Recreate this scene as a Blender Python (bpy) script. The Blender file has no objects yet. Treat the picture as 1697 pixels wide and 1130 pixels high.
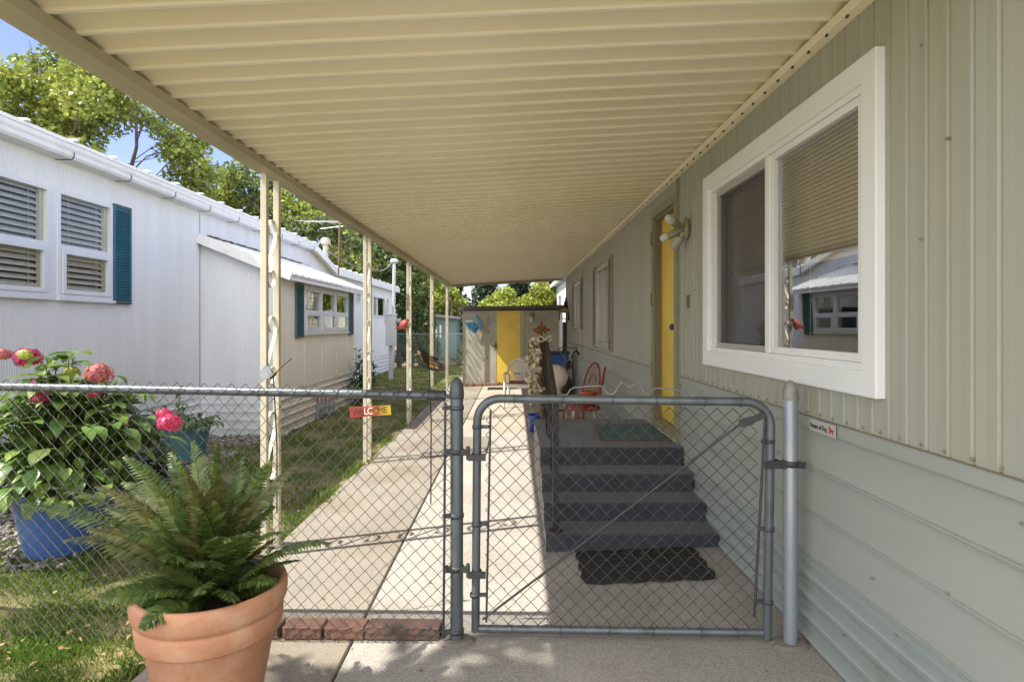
import bpy, bmesh, math, random
import numpy as np
from mathutils import Vector, Matrix

random.seed(7)
RNG = np.random.default_rng(11)
SC = bpy.context.scene
COL = SC.collection
R = math.radians
PI = math.pi

# ------------------------------------------------------------------ camera
CAMZ = 1.46
cd = bpy.data.cameras.new('camera'); cam = bpy.data.objects.new('camera', cd); COL.objects.link(cam)
cam.location = (0, 0, CAMZ); cam.rotation_euler = (R(90), 0, 0)
cd.sensor_fit = 'HORIZONTAL'; cd.sensor_width = 36; cd.lens = 36 * 1000 / 1697
cd.shift_x = -2.5 / 1697; cd.shift_y = -25 / 1697
cd.clip_start = 0.05; cd.clip_end = 600
SC.camera = cam

# ------------------------------------------------------------------ sky, sun, exposure
SUN_EL = 52.0
SUN_H = Vector((0.976, 0.219))            # horizontal travel of the light
w = bpy.data.worlds.new('World'); SC.world = w; w.use_nodes = True
nt = w.node_tree; bg = nt.nodes['Background']
sky = nt.nodes.new('ShaderNodeTexSky'); sky.sky_type = 'NISHITA'; sky.sun_disc = False
sky.sun_elevation = R(SUN_EL); sky.sun_rotation = math.atan2(-SUN_H.x, -SUN_H.y) % (2 * PI)
sky.air_density = 1.0; sky.dust_density = 0.2; sky.ozone_density = 3.5
hs_ = nt.nodes.new('ShaderNodeHueSaturation'); hs_.inputs['Saturation'].default_value = 1.0; hs_.inputs['Hue'].default_value = .527
nt.links.new(sky.outputs[0], hs_.inputs['Color']); nt.links.new(hs_.outputs[0], bg.inputs[0]); bg.inputs[1].default_value = 0.056
# unseen white cloud bank, added behind the camera as soft fill light
tcw = nt.nodes.new('ShaderNodeTexCoord'); dt = nt.nodes.new('ShaderNodeVectorMath'); dt.operation = 'DOT_PRODUCT'; dt.inputs[1].default_value = (-.12, -.96, .25)
nt.links.new(tcw.outputs['Generated'], dt.inputs[0])
cn = nt.nodes.new('ShaderNodeTexNoise'); cn.inputs['Scale'].default_value = 3.2; cn.inputs['Detail'].default_value = 7; cn.inputs['Roughness'].default_value = .58
nt.links.new(tcw.outputs['Generated'], cn.inputs['Vector'])
m1 = nt.nodes.new('ShaderNodeMapRange'); m1.inputs[1].default_value = .02; m1.inputs[2].default_value = .5; m1.inputs[4].default_value = .42
nt.links.new(dt.outputs['Value'], m1.inputs[0])
ad0 = nt.nodes.new('ShaderNodeMath'); ad0.operation = 'ADD'; nt.links.new(cn.outputs['Fac'], ad0.inputs[0]); nt.links.new(m1.outputs[0], ad0.inputs[1])
m2 = nt.nodes.new('ShaderNodeMapRange'); m2.inputs[1].default_value = .66; m2.inputs[2].default_value = .86
nt.links.new(ad0.outputs[0], m2.inputs[0])
bg2 = nt.nodes.new('ShaderNodeBackground'); bg2.inputs[0].default_value = (1, .985, .965, 1); bg2.inputs[1].default_value = .60
mxw = nt.nodes.new('ShaderNodeMixShader'); nt.links.new(m2.outputs[0], mxw.inputs[0]); nt.links.new(bg.outputs[0], mxw.inputs[1]); nt.links.new(bg2.outputs[0], mxw.inputs[2])
nt.links.new(mxw.outputs[0], nt.nodes['World Output'].inputs[0])
sd = bpy.data.lights.new('sun', 'SUN'); sun = bpy.data.objects.new('sun', sd); COL.objects.link(sun)
sd.energy = 2.0; sd.angle = R(0.53); sd.color = (1.0, 0.93, 0.82)
ce = math.cos(R(SUN_EL))
sun.rotation_euler = Vector((SUN_H.x * ce, SUN_H.y * ce, -math.sin(R(SUN_EL)))).to_track_quat('-Z', 'Y').to_euler()
SC.view_settings.view_transform = 'Standard'; SC.view_settings.look = 'None'
SC.view_settings.exposure = 2.2; SC.view_settings.gamma = 1.0
SC.render.engine = 'CYCLES'
SC.cycles.max_bounces = 10; SC.cycles.diffuse_bounces = 6; SC.cycles.glossy_bounces = 4
SC.cycles.transparent_max_bounces = 12; SC.cycles.transmission_bounces = 6
SC.cycles.use_denoising = True; SC.cycles.sample_clamp_indirect = 6
SC.cycles.caustics_reflective = False; SC.cycles.caustics_refractive = False

# ------------------------------------------------------------------ placement helpers
def P(px, py, Y):
    return Vector(((px - 851) / 1000 * Y, Y, CAMZ - (py - 540) / 1000 * Y))
def FP(px, py, dy=0.0):                    # a point on the line of the wire fence
    u = (px - 851) / 1000
    Y = 2.8966 / (1 + .096 * u) + dy
    return Vector((u * Y, Y, CAMZ - (py - 540) / 1000 * Y))
def fy(x): return 2.8966 - .096 * x
def gz(x):                                 # paved ground falls away from the home
    return -0.04 * (1.38 - x)
LAWN_A, LAWN_B = -0.15, -0.20
def lz(x, y=0):
    if x > -1.8: return LAWN_A
    t = min(1, (-1.8 - x) / 2.6)
    return LAWN_A + (LAWN_B - LAWN_A) * t

# ------------------------------------------------------------------ mesh builder
class MB:
    def __init__(s): s.v = []; s.f = []; s.mi = []; s.sm = []
    def add(s, vs, fs, mi=0, smooth=False):
        o = len(s.v); s.v.extend([tuple(p) for p in vs])
        for f in fs:
            s.f.append(tuple(i + o for i in f)); s.mi.append(mi); s.sm.append(smooth)
    def box(s, x0, x1, y0, y1, z0, z1, mi=0):
        s.add([(x0,y0,z0),(x1,y0,z0),(x1,y1,z0),(x0,y1,z0),(x0,y0,z1),(x1,y0,z1),(x1,y1,z1),(x0,y1,z1)],
              [(0,3,2,1),(4,5,6,7),(0,1,5,4),(1,2,6,5),(2,3,7,6),(3,0,4,7)], mi)
    def obox(s, c, ax, ay, az, mi=0):      # centre and three half-axes
        c, ax, ay, az = Vector(c), Vector(ax), Vector(ay), Vector(az)
        vs = [c + i*ax + j*ay + k*az for k in (-1,1) for i, j in ((-1,-1),(1,-1),(1,1),(-1,1))]
        s.add(vs, [(0,3,2,1),(4,5,6,7),(0,1,5,4),(1,2,6,5),(2,3,7,6),(3,0,4,7)], mi)
    def bar(s, a, b, wx, wy, up=(0,0,1), mi=0):
        a, b = Vector(a), Vector(b); d = b - a
        z = d.normalized(); x = Vector(up).cross(z)
        if x.length < 1e-4: x = Vector((1,0,0)).cross(z)
        x.normalize(); y = z.cross(x)
        s.obox((a+b)/2, x*wx/2, y*wy/2, d/2, mi)
    def tube(s, pts, r, n=8, mi=0, cap=True, closed=False):
        pts = [Vector(p) for p in pts]; m = len(pts)
        rs = r if isinstance(r, (list, tuple)) else [r]*m
        rings = []; prev = None
        for i, p in enumerate(pts):
            if closed: t = pts[(i+1) % m] - pts[i-1]
            elif i == 0: t = pts[1] - p
            elif i == m-1: t = p - pts[i-1]
            else: t = (pts[i+1]-p).normalized() + (p-pts[i-1]).normalized()
            if t.length < 1e-9: t = Vector((0,0,1))
            t.normalize()
            if prev is None:
                a = Vector((0,0,1)) if abs(t.z) < .9 else Vector((1,0,0))
                x = a.cross(t).normalized()
            else:
                x = prev - t * prev.dot(t)
                if x.length < 1e-6: x = Vector((1,0,0)).cross(t)
                x.normalize()
            prev = x; y = t.cross(x)
            rings.append([p + (x*math.cos(2*PI*k/n) + y*math.sin(2*PI*k/n))*rs[i] for k in range(n)])
        vs = [q for rg in rings for q in rg]; fs = []
        for i in range(m if closed else m-1):
            j = (i+1) % m
            for k in range(n):
                l = (k+1) % n
                fs.append((i*n+k, i*n+l, j*n+l, j*n+k))
        s.add(vs, fs, mi, n > 4)
        if cap and not closed:
            s.add(rings[0], [tuple(reversed(range(n)))], mi); s.add(rings[-1], [tuple(range(n))], mi)
    def lathe(s, prof, n=32, c=(0,0,0), mi=0, sx=1, sy=1):
        vs = []; fs = []; c = Vector(c)
        for (r, z) in prof:
            for k in range(n):
                a = 2*PI*k/n; vs.append(c + Vector((r*sx*math.cos(a), r*sy*math.sin(a), z)))
        for i in range(len(prof)-1):
            for k in range(n):
                l = (k+1) % n
                fs.append((i*n+k, i*n+l, (i+1)*n+l, (i+1)*n+k))
        s.add(vs, fs, mi, True)
    def prism(s, pts, n, mi=0):            # planar outline pts, thickened along vector n
        pts = [Vector(p) for p in pts]; n = Vector(n); m = len(pts)
        fs = [tuple(reversed(range(m))), tuple(range(m, 2*m))] + [(i, (i+1) % m, m+(i+1) % m, m+i) for i in range(m)]
        s.add(pts + [p+n for p in pts], fs, mi)
    def extr(s, prof, y0, y1, mi=0, sk=0.0, caps=True):  # closed (x,z) outline run along Y
        m = len(prof)
        vs = [(x, y0+sk*x, z) for x, z in prof] + [(x, y1+sk*x, z) for x, z in prof]
        fs = [(i, (i+1) % m, m+(i+1) % m, m+i) for i in range(m)]
        if caps: fs += [tuple(reversed(range(m))), tuple(range(m, 2*m))]
        s.add(vs, fs, mi)
    def sheet(s, prof, y0, y1, mi=0):      # open (x,z) profile run along Y
        m = len(prof)
        s.add([(x, y0, z) for x, z in prof] + [(x, y1, z) for x, z in prof],
              [(i, i+1, m+i+1, m+i) for i in range(m-1)], mi)
    def ball(s, c, r, mi=0, n=12, sc=(1,1,1)):
        prof = [(max(1e-4, r*math.sin(PI*i/8)), -r*math.cos(PI*i/8)) for i in range(9)]
        o = len(s.v); s.lathe(prof, n, (0,0,0), mi)
        for i in range(o, len(s.v)):
            p = s.v[i]; s.v[i] = (c[0]+p[0]*sc[0], c[1]+p[1]*sc[1], c[2]+p[2]*sc[2])
    def build(s, name, mats, parent=None, world=True, bevel=0.0):
        me = bpy.data.meshes.new(name)
        v = s.v
        if parent is not None and world:
            L = parent['_loc']; v = [(p[0]-L[0], p[1]-L[1], p[2]-L[2]) for p in v]
        me.from_pydata(v, [], s.f)
        for m in (mats if isinstance(mats, (list, tuple)) else [mats]): me.materials.append(m)
        me.polygons.foreach_set('material_index', s.mi); me.polygons.foreach_set('use_smooth', s.sm)
        me.update()
        return link(name, me, parent, bevel)

def link(name, me, parent=None, bevel=0.0):
    o = bpy.data.objects.new(name, me); COL.objects.link(o)
    if parent is not None: o.parent = parent
    if bevel:
        b = o.modifiers.new('bevel', 'BEVEL'); b.width = bevel; b.segments = 2; b.limit_method = 'ANGLE'; b.angle_limit = R(40)
    return o
ROOTS = []
def thing(name, label, cat, loc=(0,0,0), rz=0.0, group=None):
    o = bpy.data.objects.new(name, None); COL.objects.link(o)
    o.location = loc; o.rotation_euler = (0,0,rz); o.empty_display_size = .1
    o['label'] = label; o['category'] = cat; o['_loc'] = tuple(loc)
    if group: o['group'] = group
    ROOTS.append(o)
    return o
def tag(o, label, cat, group=None):
    o['label'] = label; o['category'] = cat
    if group: o['group'] = group
    return o
def structure(o): o['kind'] = 'structure'; return o
def stuff(o, label=None, cat=None):
    o['kind'] = 'stuff'
    if label: o['label'] = label
    if cat: o['category'] = cat
    return o
def dup(root, loc=None, rz=None, label=None):
    r = root.copy(); COL.objects.link(r)
    if loc is not None: r.location = loc
    if rz is not None: r.rotation_euler = (0,0,rz)
    if label: r['label'] = label
    for ch in [c for c in bpy.data.objects if c.parent == root]:
        c = ch.copy(); COL.objects.link(c); c.parent = r
        for g in [q for q in bpy.data.objects if q.parent == ch]:
            d = g.copy(); COL.objects.link(d); d.parent = c
    return r

def fast_mesh(name, verts, faces, mats, parent=None, mi=None, smooth=False):
    """verts (n,3) array, faces (m,k) array, k equal for all"""
    verts = np.asarray(verts, dtype=np.float32); faces = np.asarray(faces, dtype=np.int32)
    if parent is not None: verts = verts - np.array(parent['_loc'], dtype=np.float32)
    me = bpy.data.meshes.new(name); m, k = faces.shape
    me.vertices.add(len(verts)); me.vertices.foreach_set('co', verts.ravel())
    me.loops.add(m*k); me.loops.foreach_set('vertex_index', faces.ravel())
    me.polygons.add(m); me.polygons.foreach_set('loop_start', np.arange(0, m*k, k, dtype=np.int32))
    me.polygons.foreach_set('loop_total', np.full(m, k, dtype=np.int32))
    for x in (mats if isinstance(mats, (list, tuple)) else [mats]): me.materials.append(x)
    if mi is not None: me.polygons.foreach_set('material_index', np.asarray(mi, dtype=np.int32))
    if smooth: me.polygons.foreach_set('use_smooth', np.ones(m, dtype=bool))
    me.update(calc_edges=True); me.validate()
    return link(name, me, parent)

# ------------------------------------------------------------------ materials
def mat(name, col, rough=.6, metal=0.0, var=.12, vs=3.0, stretch=(1,1,1), col2=None, c2s=1.2, c2lo=.45, c2hi=.65,
        bump=0.0, bs=60.0, bstretch=(1,1,1), spec=.5, island=0.0, transl=0.0, coat=0.0, speck=None, bdist=.004):
    m = bpy.data.materials.new(name); m.use_nodes = True
    t = m.node_tree; N = t.nodes; L = t.links; b = N['Principled BSDF']
    geo = N.new('ShaderNodeNewGeometry')
    def noise(scale, st, detail=4):
        mp = N.new('ShaderNodeMapping'); mp.inputs['Scale'].default_value = st
        L.new(geo.outputs['Position'], mp.inputs[0])
        n = N.new('ShaderNodeTexNoise'); n.inputs['Scale'].default_value = scale; n.inputs['Detail'].default_value = detail
        L.new(mp.outputs[0], n.inputs['Vector']); return n.outputs['Fac']
    def ramp(f, a, c):
        mr = N.new('ShaderNodeMapRange'); mr.inputs[1].default_value = a; mr.inputs[2].default_value = c
        L.new(f, mr.inputs[0]); return mr.outputs[0]
    def mix(f, a, c, mode='MIX'):
        x = N.new('ShaderNodeMix'); x.data_type = 'RGBA'; x.blend_type = mode
        if isinstance(f, float): x.inputs[0].default_value = f
        else: L.new(f, x.inputs[0])
        for s_, q in ((6, a), (7, c)):
            if isinstance(q, tuple): x.inputs[s_].default_value = (*q[:3], 1)
            else: L.new(q, x.inputs[s_])
        return x.outputs[2]
    c = tuple(col)
    out = c
    if var > 0:
        lo = tuple(max(0, k*(1-var)) for k in c); hi = tuple(min(1, k*(1+var)) for k in c)
        out = mix(ramp(noise(vs, stretch), .3, .7), lo, hi)
    if col2 is not None:
        out = mix(ramp(noise(c2s, stretch, 6), c2lo, c2hi), out, tuple(col2))
    if speck is not None:                       # (scale, dark colour, light colour, amount)
        vo = N.new('ShaderNodeTexVoronoi'); vo.inputs['Scale'].default_value = speck[0]
        L.new(geo.outputs['Position'], vo.inputs['Vector'])
        sp = N.new('ShaderNodeSeparateColor'); L.new(vo.outputs['Color'], sp.inputs[0])
        cc = mix(sp.outputs[0], tuple(speck[1]), tuple(speck[2]))
        out = mix(float(speck[3]), out, cc)
    if island > 0:
        hv = N.new('ShaderNodeHueSaturation')
        a = N.new('ShaderNodeMapRange'); a.inputs[3].default_value = 1-island; a.inputs[4].default_value = 1+island
        L.new(geo.outputs['Random Per Island'], a.inputs[0]); L.new(a.outputs[0], hv.inputs['Value'])
        h = N.new('ShaderNodeMapRange'); h.inputs[3].default_value = .5-.035*island*2; h.inputs[4].default_value = .5+.035*island*2
        mu = N.new('ShaderNodeMath'); mu.operation = 'MULTIPLY'; mu.inputs[1].default_value = 7.31
        fr = N.new('ShaderNodeMath'); fr.operation = 'FRACT'
        L.new(geo.outputs['Random Per Island'], mu.inputs[0]); L.new(mu.outputs[0], fr.inputs[0]); L.new(fr.outputs[0], h.inputs[0])
        L.new(h.outputs[0], hv.inputs['Hue'])
        if isinstance(out, tuple): hv.inputs['Color'].default_value = (*out, 1)
        else: L.new(out, hv.inputs['Color'])
        out = hv.outputs[0]
    if isinstance(out, tuple): b.inputs['Base Color'].default_value = (*out, 1)
    else: L.new(out, b.inputs['Base Color'])
    b.inputs['Roughness'].default_value = rough; b.inputs['Metallic'].default_value = metal
    b.inputs['Specular IOR Level'].default_value = spec; b.inputs['Coat Weight'].default_value = coat
    if bump > 0:
        bp = N.new('ShaderNodeBump'); bp.inputs['Strength'].default_value = bump; bp.inputs['Distance'].default_value = bdist
        L.new(noise(bs, bstretch, 3), bp.inputs['Height']); L.new(bp.outputs[0], b.inputs['Normal'])
    if transl > 0:
        tr = N.new('ShaderNodeBsdfTranslucent'); ms = N.new('ShaderNodeMixShader'); ms.inputs[0].default_value = transl
        if isinstance(out, tuple): tr.inputs[0].default_value = (*out, 1)
        else: L.new(out, tr.inputs[0])
        L.new(b.outputs[0], ms.inputs[1]); L.new(tr.outputs[0], ms.inputs[2])
        L.new(ms.outputs[0], N['Material Output'].inputs[0])
    return m
def glass_mat(name, ior=.1, tint=(.97,.985,.975)):
    m = bpy.data.materials.new(name); m.use_nodes = True; t = m.node_tree; N = t.nodes; L = t.links
    N.remove(N['Principled BSDF'])
    lw = N.new('ShaderNodeLayerWeight'); lw.inputs[0].default_value = .5
    pw = N.new('ShaderNodeMath'); pw.operation = 'POWER'; pw.inputs[1].default_value = 4.0; L.new(lw.outputs['Facing'], pw.inputs[0])
    fr = N.new('ShaderNodeMapRange'); fr.inputs[3].default_value = ior; fr.inputs[4].default_value = 1.0; L.new(pw.outputs[0], fr.inputs[0])
    tr = N.new('ShaderNodeBsdfTransparent'); tr.inputs[0].default_value = (*tint, 1)
    gl = N.new('ShaderNodeBsdfGlossy'); gl.inputs['Roughness'].default_value = .012
    tc = N.new('ShaderNodeNewGeometry'); nz = N.new('ShaderNodeTexNoise'); nz.inputs['Scale'].default_value = 1.3
    L.new(tc.outputs['Position'], nz.inputs['Vector'])
    bp = N.new('ShaderNodeBump'); bp.inputs['Strength'].default_value = .12; bp.inputs['Distance'].default_value = .012
    L.new(nz.outputs['Fac'], bp.inputs['Height']); L.new(bp.outputs[0], gl.inputs['Normal'])
    ms = N.new('ShaderNodeMixShader')
    L.new(fr.outputs[0], ms.inputs[0]); L.new(tr.outputs[0], ms.inputs[1]); L.new(gl.outputs[0], ms.inputs[2])
    L.new(ms.outputs[0], N['Material Output'].inputs[0]); return m
def screen_mat(name, open_=.64):
    m = bpy.data.materials.new(name); m.use_nodes = True; t = m.node_tree; N = t.nodes; L = t.links
    b = N['Principled BSDF']; b.inputs['Base Color'].default_value = (.13,.12,.115,1); b.inputs['Roughness'].default_value = .8
    tr = N.new('ShaderNodeBsdfTransparent'); ms = N.new('ShaderNodeMixShader'); ms.inputs[0].default_value = open_
    L.new(b.outputs[0], ms.inputs[1]); L.new(tr.outputs[0], ms.inputs[2]); L.new(ms.outputs[0], N['Material Output'].inputs[0]); return m

# shared materials
m_awn = mat('awning_cream_paint', (.82,.745,.55), .36, var=.04, vs=.8, col2=(.74,.66,.46), c2s=.7, c2lo=.5, c2hi=.85)
m_lip_light = mat('awning_lip_painted_light', (.90,.85,.70), .32, var=.03)  # brightness of the rib lips is put into the colour, lighter than the pans
m_beam = mat('beam_weathered_paint', (.47,.42,.29), .6, var=.14, vs=3, stretch=(1,.25,1), col2=(.26,.24,.13), c2s=2.2, c2lo=.55, c2hi=.8)
m_post = mat('post_cream_paint', (.66,.62,.49), .45, var=.06, vs=6, col2=(.42,.36,.24), c2s=9, c2lo=.66, c2hi=.8)
m_sage = mat('sage_siding_paint', (.385,.385,.305), .55, var=.06, vs=7, stretch=(1,1.6,.05), col2=(.375,.40,.35), c2s=6, c2lo=.42, c2hi=.70, bump=.10, bs=5, bdist=.01)
m_lap = mat('sage_lap_paint', (.365,.39,.35), .55, var=.05, vs=2.5, stretch=(1,.5,2), bump=.35, bs=26, bstretch=(1,.8,14), bdist=.003, col2=(.33,.355,.315), c2s=1.3)
m_skirt = mat('sage_skirt_paint', (.335,.375,.35), .5, var=.06, vs=2, col2=(.25,.27,.22), c2s=3.5, c2lo=.62, c2hi=.8)
m_trimw = mat('white_vinyl', (.84,.86,.86), .35, var=.02, vs=3)
m_white = mat('white_siding_paint', (.695,.725,.77), .5, var=.05, vs=4, stretch=(1,1.4,.1), col2=(.58,.60,.63), c2s=2.6, c2lo=.58, c2hi=.85)
m_cream = mat('cream_siding_paint', (.82,.78,.70), .5, var=.05, vs=4, stretch=(1,1.4,.1), col2=(.72,.67,.58), c2s=2.0, c2lo=.6, c2hi=.85)
m_roofw = mat('white_metal_roof', (.78,.79,.80), .4, var=.05, vs=3, col2=(.55,.55,.53), c2s=4, c2lo=.6, c2hi=.8)
m_glass = glass_mat('window_glass', .22)
m_glass2 = glass_mat('old_window_glass', .012)
m_screen = screen_mat('insect_screen')
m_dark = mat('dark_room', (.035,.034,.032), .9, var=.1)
m_blind = mat('blind_slat', (.85,.76,.60), .5, var=.03)
m_blind2 = mat('grey_blind_slat', (.56,.53,.46), .5, var=.05)
m_galv = mat('galvanised_pipe', (.145,.165,.185), .42, metal=.45, var=.12, vs=9, stretch=(1,1,.3), col2=(.105,.118,.13), c2s=14, c2lo=.5, c2hi=.7, bump=.05, bs=90)
m_galvd = mat('dull_galvanised_pipe', (.10,.112,.125), .5, metal=.45, var=.14, vs=9, stretch=(1,1,.3), col2=(.065,.07,.078), c2s=10, c2lo=.5, c2hi=.7)
m_wire = mat('fence_wire', (.10,.10,.095), .5, metal=.35, var=.15, vs=12)
m_fit = mat('fence_fittings', (.075,.08,.085), .55, metal=.5, var=.2, vs=30, bump=.1, bs=120)
m_black = mat('black_iron', (.02,.02,.021), .5, var=.2, vs=20)
m_yel = mat('yellow_door_paint', (.80,.56,.075), .42, var=.04, vs=3, col2=(.72,.49,.06), c2s=2)
m_brownj = mat('door_jamb_paint', (.20,.17,.11), .6, var=.12, vs=8, stretch=(1,1,.2))
m_olive = mat('olive_trim_paint', (.27,.26,.16), .5, var=.1, vs=8)
m_shutw = mat('mauve_shutter', (.30,.25,.22), .55, var=.06)
m_teal = mat('teal_shutter', (.045,.17,.24), .5, var=.1, vs=6)
m_teal2 = mat('green_teal_shutter', (.07,.17,.17), .5, var=.1, vs=6)
m_conc = mat('path_concrete', (.212,.19,.156), .85, var=.16, vs=2.6, col2=(.135,.10,.060), c2s=1.25, c2lo=.48, c2hi=.70, bump=.25, bs=130, speck=(170,(.24,.22,.18),(.52,.48,.41),.28))
m_agg = mat('exposed_aggregate', (.365,.35,.325), .85, var=.16, vs=2.2, col2=(.26,.24,.20), c2s=1.7, c2lo=.47, c2hi=.72, bump=.5, bs=220, bdist=.004, speck=(210,(.13,.12,.11),(.60,.55,.48),.42))
m_conc2 = mat('pale_concrete', (.36,.325,.265), .85, var=.14, vs=1.3, col2=(.29,.25,.18), c2s=.9, c2lo=.5, c2hi=.75, bump=.25, bs=130, speck=(170,(.24,.22,.18),(.56,.52,.45),.25))
m_patch = mat('dark_concrete_patch', (.22,.20,.17), .9, var=.1, vs=2, bump=.3, bs=120)
m_carpet = mat('blue_grey_carpet', (.046,.051,.063), .95, var=.2, vs=4, col2=(.068,.072,.083), c2s=3, bump=.6, bs=240, spec=.15, speck=(260,(.03,.033,.04),(.12,.13,.155),.4))
m_brown = mat('brown_wood', (.12,.075,.04), .7, var=.3, vs=18, stretch=(1,1,.2), bump=.3, bs=40)
m_bark = mat('bark', (.13,.10,.075), .9, var=.3, vs=6, bump=.6, bs=18, bdist=.02)
m_carpet.node_tree.nodes['Principled BSDF'].inputs['Sheen Weight'].default_value = .22
m_carpet.node_tree.nodes['Principled BSDF'].inputs['Sheen Roughness'].default_value = .45
m_terra = mat('terracotta', (.50,.235,.13), .75, var=.12, vs=5, col2=(.60,.38,.27), c2s=5, c2lo=.48, c2hi=.72, bump=.25, bs=45, speck=(70,(.44,.22,.13),(.62,.38,.27),.18))
m_soil = mat('potting_soil', (.035,.026,.018), .95, var=.3, vs=20, bump=.8, bs=50)
# ================================================================== GROUND
m_lawn = mat('lawn_soil', (.12,.115,.04), .95, var=.3, vs=3, col2=(.25,.20,.09), c2s=1.1, c2lo=.42, c2hi=.62, bump=.5, bs=30, bdist=.02)
xs = [-90,-40,-20,-12,-8,-6.5] + [round(-5.5+.2*i,2) for i in range(20)] + [-1.6,-1,0,1.4,6,20,60,110]
ys = [-30,-8,-2] + [round(-.5+.25*i,2) for i in range(40)] + [10+i for i in range(22)] + [36,45,60,100,200,420]
vs = []; fs = []
for j, y in enumerate(ys):
    for i, x in enumerate(xs):
        z = lz(x)
        if -6 < x < -1.85 and -1 < y < 14: z += .018*math.sin(x*3.1+y*1.7) + .012*math.sin(x*7.3-y*5.1)
        vs.append((x, y, z))
nx = len(xs)
for j in range(len(ys)-1):
    for i in range(nx-1):
        fs.append((j*nx+i, j*nx+i+1, (j+1)*nx+i+1, (j+1)*nx+i))
b = MB(); b.add(vs, fs, 0, True); structure(b.build('lawn', m_lawn))

def slab(mb, x0, x1, y0, y1, dz=0.0, t=.14):
    a, c = gz(x0)+dz, gz(x1)+dz; bv = .006
    mb.add([(x0,y0,a-t),(x1,y0,c-t),(x1,y1,c-t),(x0,y1,a-t),
            (x0,y0,a-bv),(x1,y0,c-bv),(x1,y1,c-bv),(x0,y1,a-bv),
            (x0+bv,y0+bv,a),(x1-bv,y0+bv,c),(x1-bv,y1-bv,c),(x0+bv,y1-bv,a)],
           [(0,3,2,1)] + [(i,(i+1)%4,4+(i+1)%4,4+i) for i in range(4)] + [(4+i,4+(i+1)%4,8+(i+1)%4,8+i) for i in range(4)] + [(8,9,10,11)])
b = MB()
for y0, y1 in ((-3,3.0),(3.008,7.1),(7.112,11.2),(11.212,15.2),(15.212,18.6)): slab(b, -1.71, -.797, y0, y1)
structure(b.build('concrete_path', m_conc)); b = MB()
for y0, y1 in ((8.6,11.2),(11.212,15.2),(15.212,18.6)): slab(b, -.785, 1.38, y0, y1, -.002)
structure(b.build('patio', m_conc2))
b = MB()
for y0, y1 in ((-3,8.588),): slab(b, -.785, 1.40, y0, y1)
structure(b.build('driveway', m_agg))
b = MB(); x0, x1, y0, y1 = -1.12, -.33, 7.16, 8.3
b.add([(x0,y0,gz(x0)+.004),(x1,y0,gz(x1)+.004),(x1,y1,gz(x1)+.004),(x0,y1,gz(x0)+.004),
       (x0,y0,gz(x0)+.016),(x1,y0,gz(x1)+.016),(x1,y1,gz(x1)+.016),(x0,y1,gz(x0)+.016)],
      [(0,3,2,1),(4,5,6,7),(0,1,5,4),(1,2,6,5),(2,3,7,6),(3,0,4,7)])
tag(b.build('floor_mat', m_patch), 'flat grey rectangular mat lying on the sunny concrete path', 'mat')

b = MB(); b.box(-40, 40, -13, -3.02, -.30, -.17); structure(b.build('street', mat('street_concrete', (.34,.32,.28), .9, var=.12, vs=1)))
# ================================================================== ribbed wall
def ribwall(mb, X, sg, y0, y1, z0, z1, holes=(), per=.1, dep=.008, prof=None, mi=0):
    """vertical ribs on the plane x=X, face towards sg; z1 may be a function of y; holes = (ya,yb,za,zb)"""
    prof = prof or ((0,0),(.10,1),(.88,1),(.98,0))
    zf = z1 if callable(z1) else (lambda y: z1)
    br = {y0, y1}
    for h in holes: br |= {h[0], h[1]}
    k = math.floor(y0/per)
    marks = []
    while k*per < y1:
        for f, d in prof: marks.append(((k+f)*per, d*dep))
        k += 1
    def off(y):
        f = (y/per) % 1.0; p = list(prof)+[(1.0, prof[0][1])]
        for (a, da), (c, dc) in zip(p, p[1:]):
            if a <= f <= c: return (da + (dc-da)*(f-a)/max(1e-9, c-a))*dep
        return 0
    ysr = sorted(set([y for y, _ in marks if y0 < y < y1]) | br)
    for a, c in zip(ysr, ysr[1:]):
        if c-a < 1e-6: continue
        mid = (a+c)/2
        spans = [(z0, None)]
        for h in holes:
            if h[0]-1e-6 <= mid <= h[1]+1e-6:
                ns = []
                for s0, s1 in spans:
                    ns += [(s0, h[2]), (h[3], s1)]
                spans = ns
        xa, xc = X+sg*off(a+1e-7), X+sg*off(c-1e-7)
        for s0, s1 in spans:
            if s1 is not None and s1 <= s0+1e-6: continue
            ta, tc = (zf(a), zf(c)) if s1 is None else (s1, s1)
            q = [(xa,a,s0),(xc,c,s0),(xc,c,tc),(xa,a,ta)]
            mb.add(q if sg > 0 else q[::-1], [(0,1,2,3)], mi)
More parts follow.
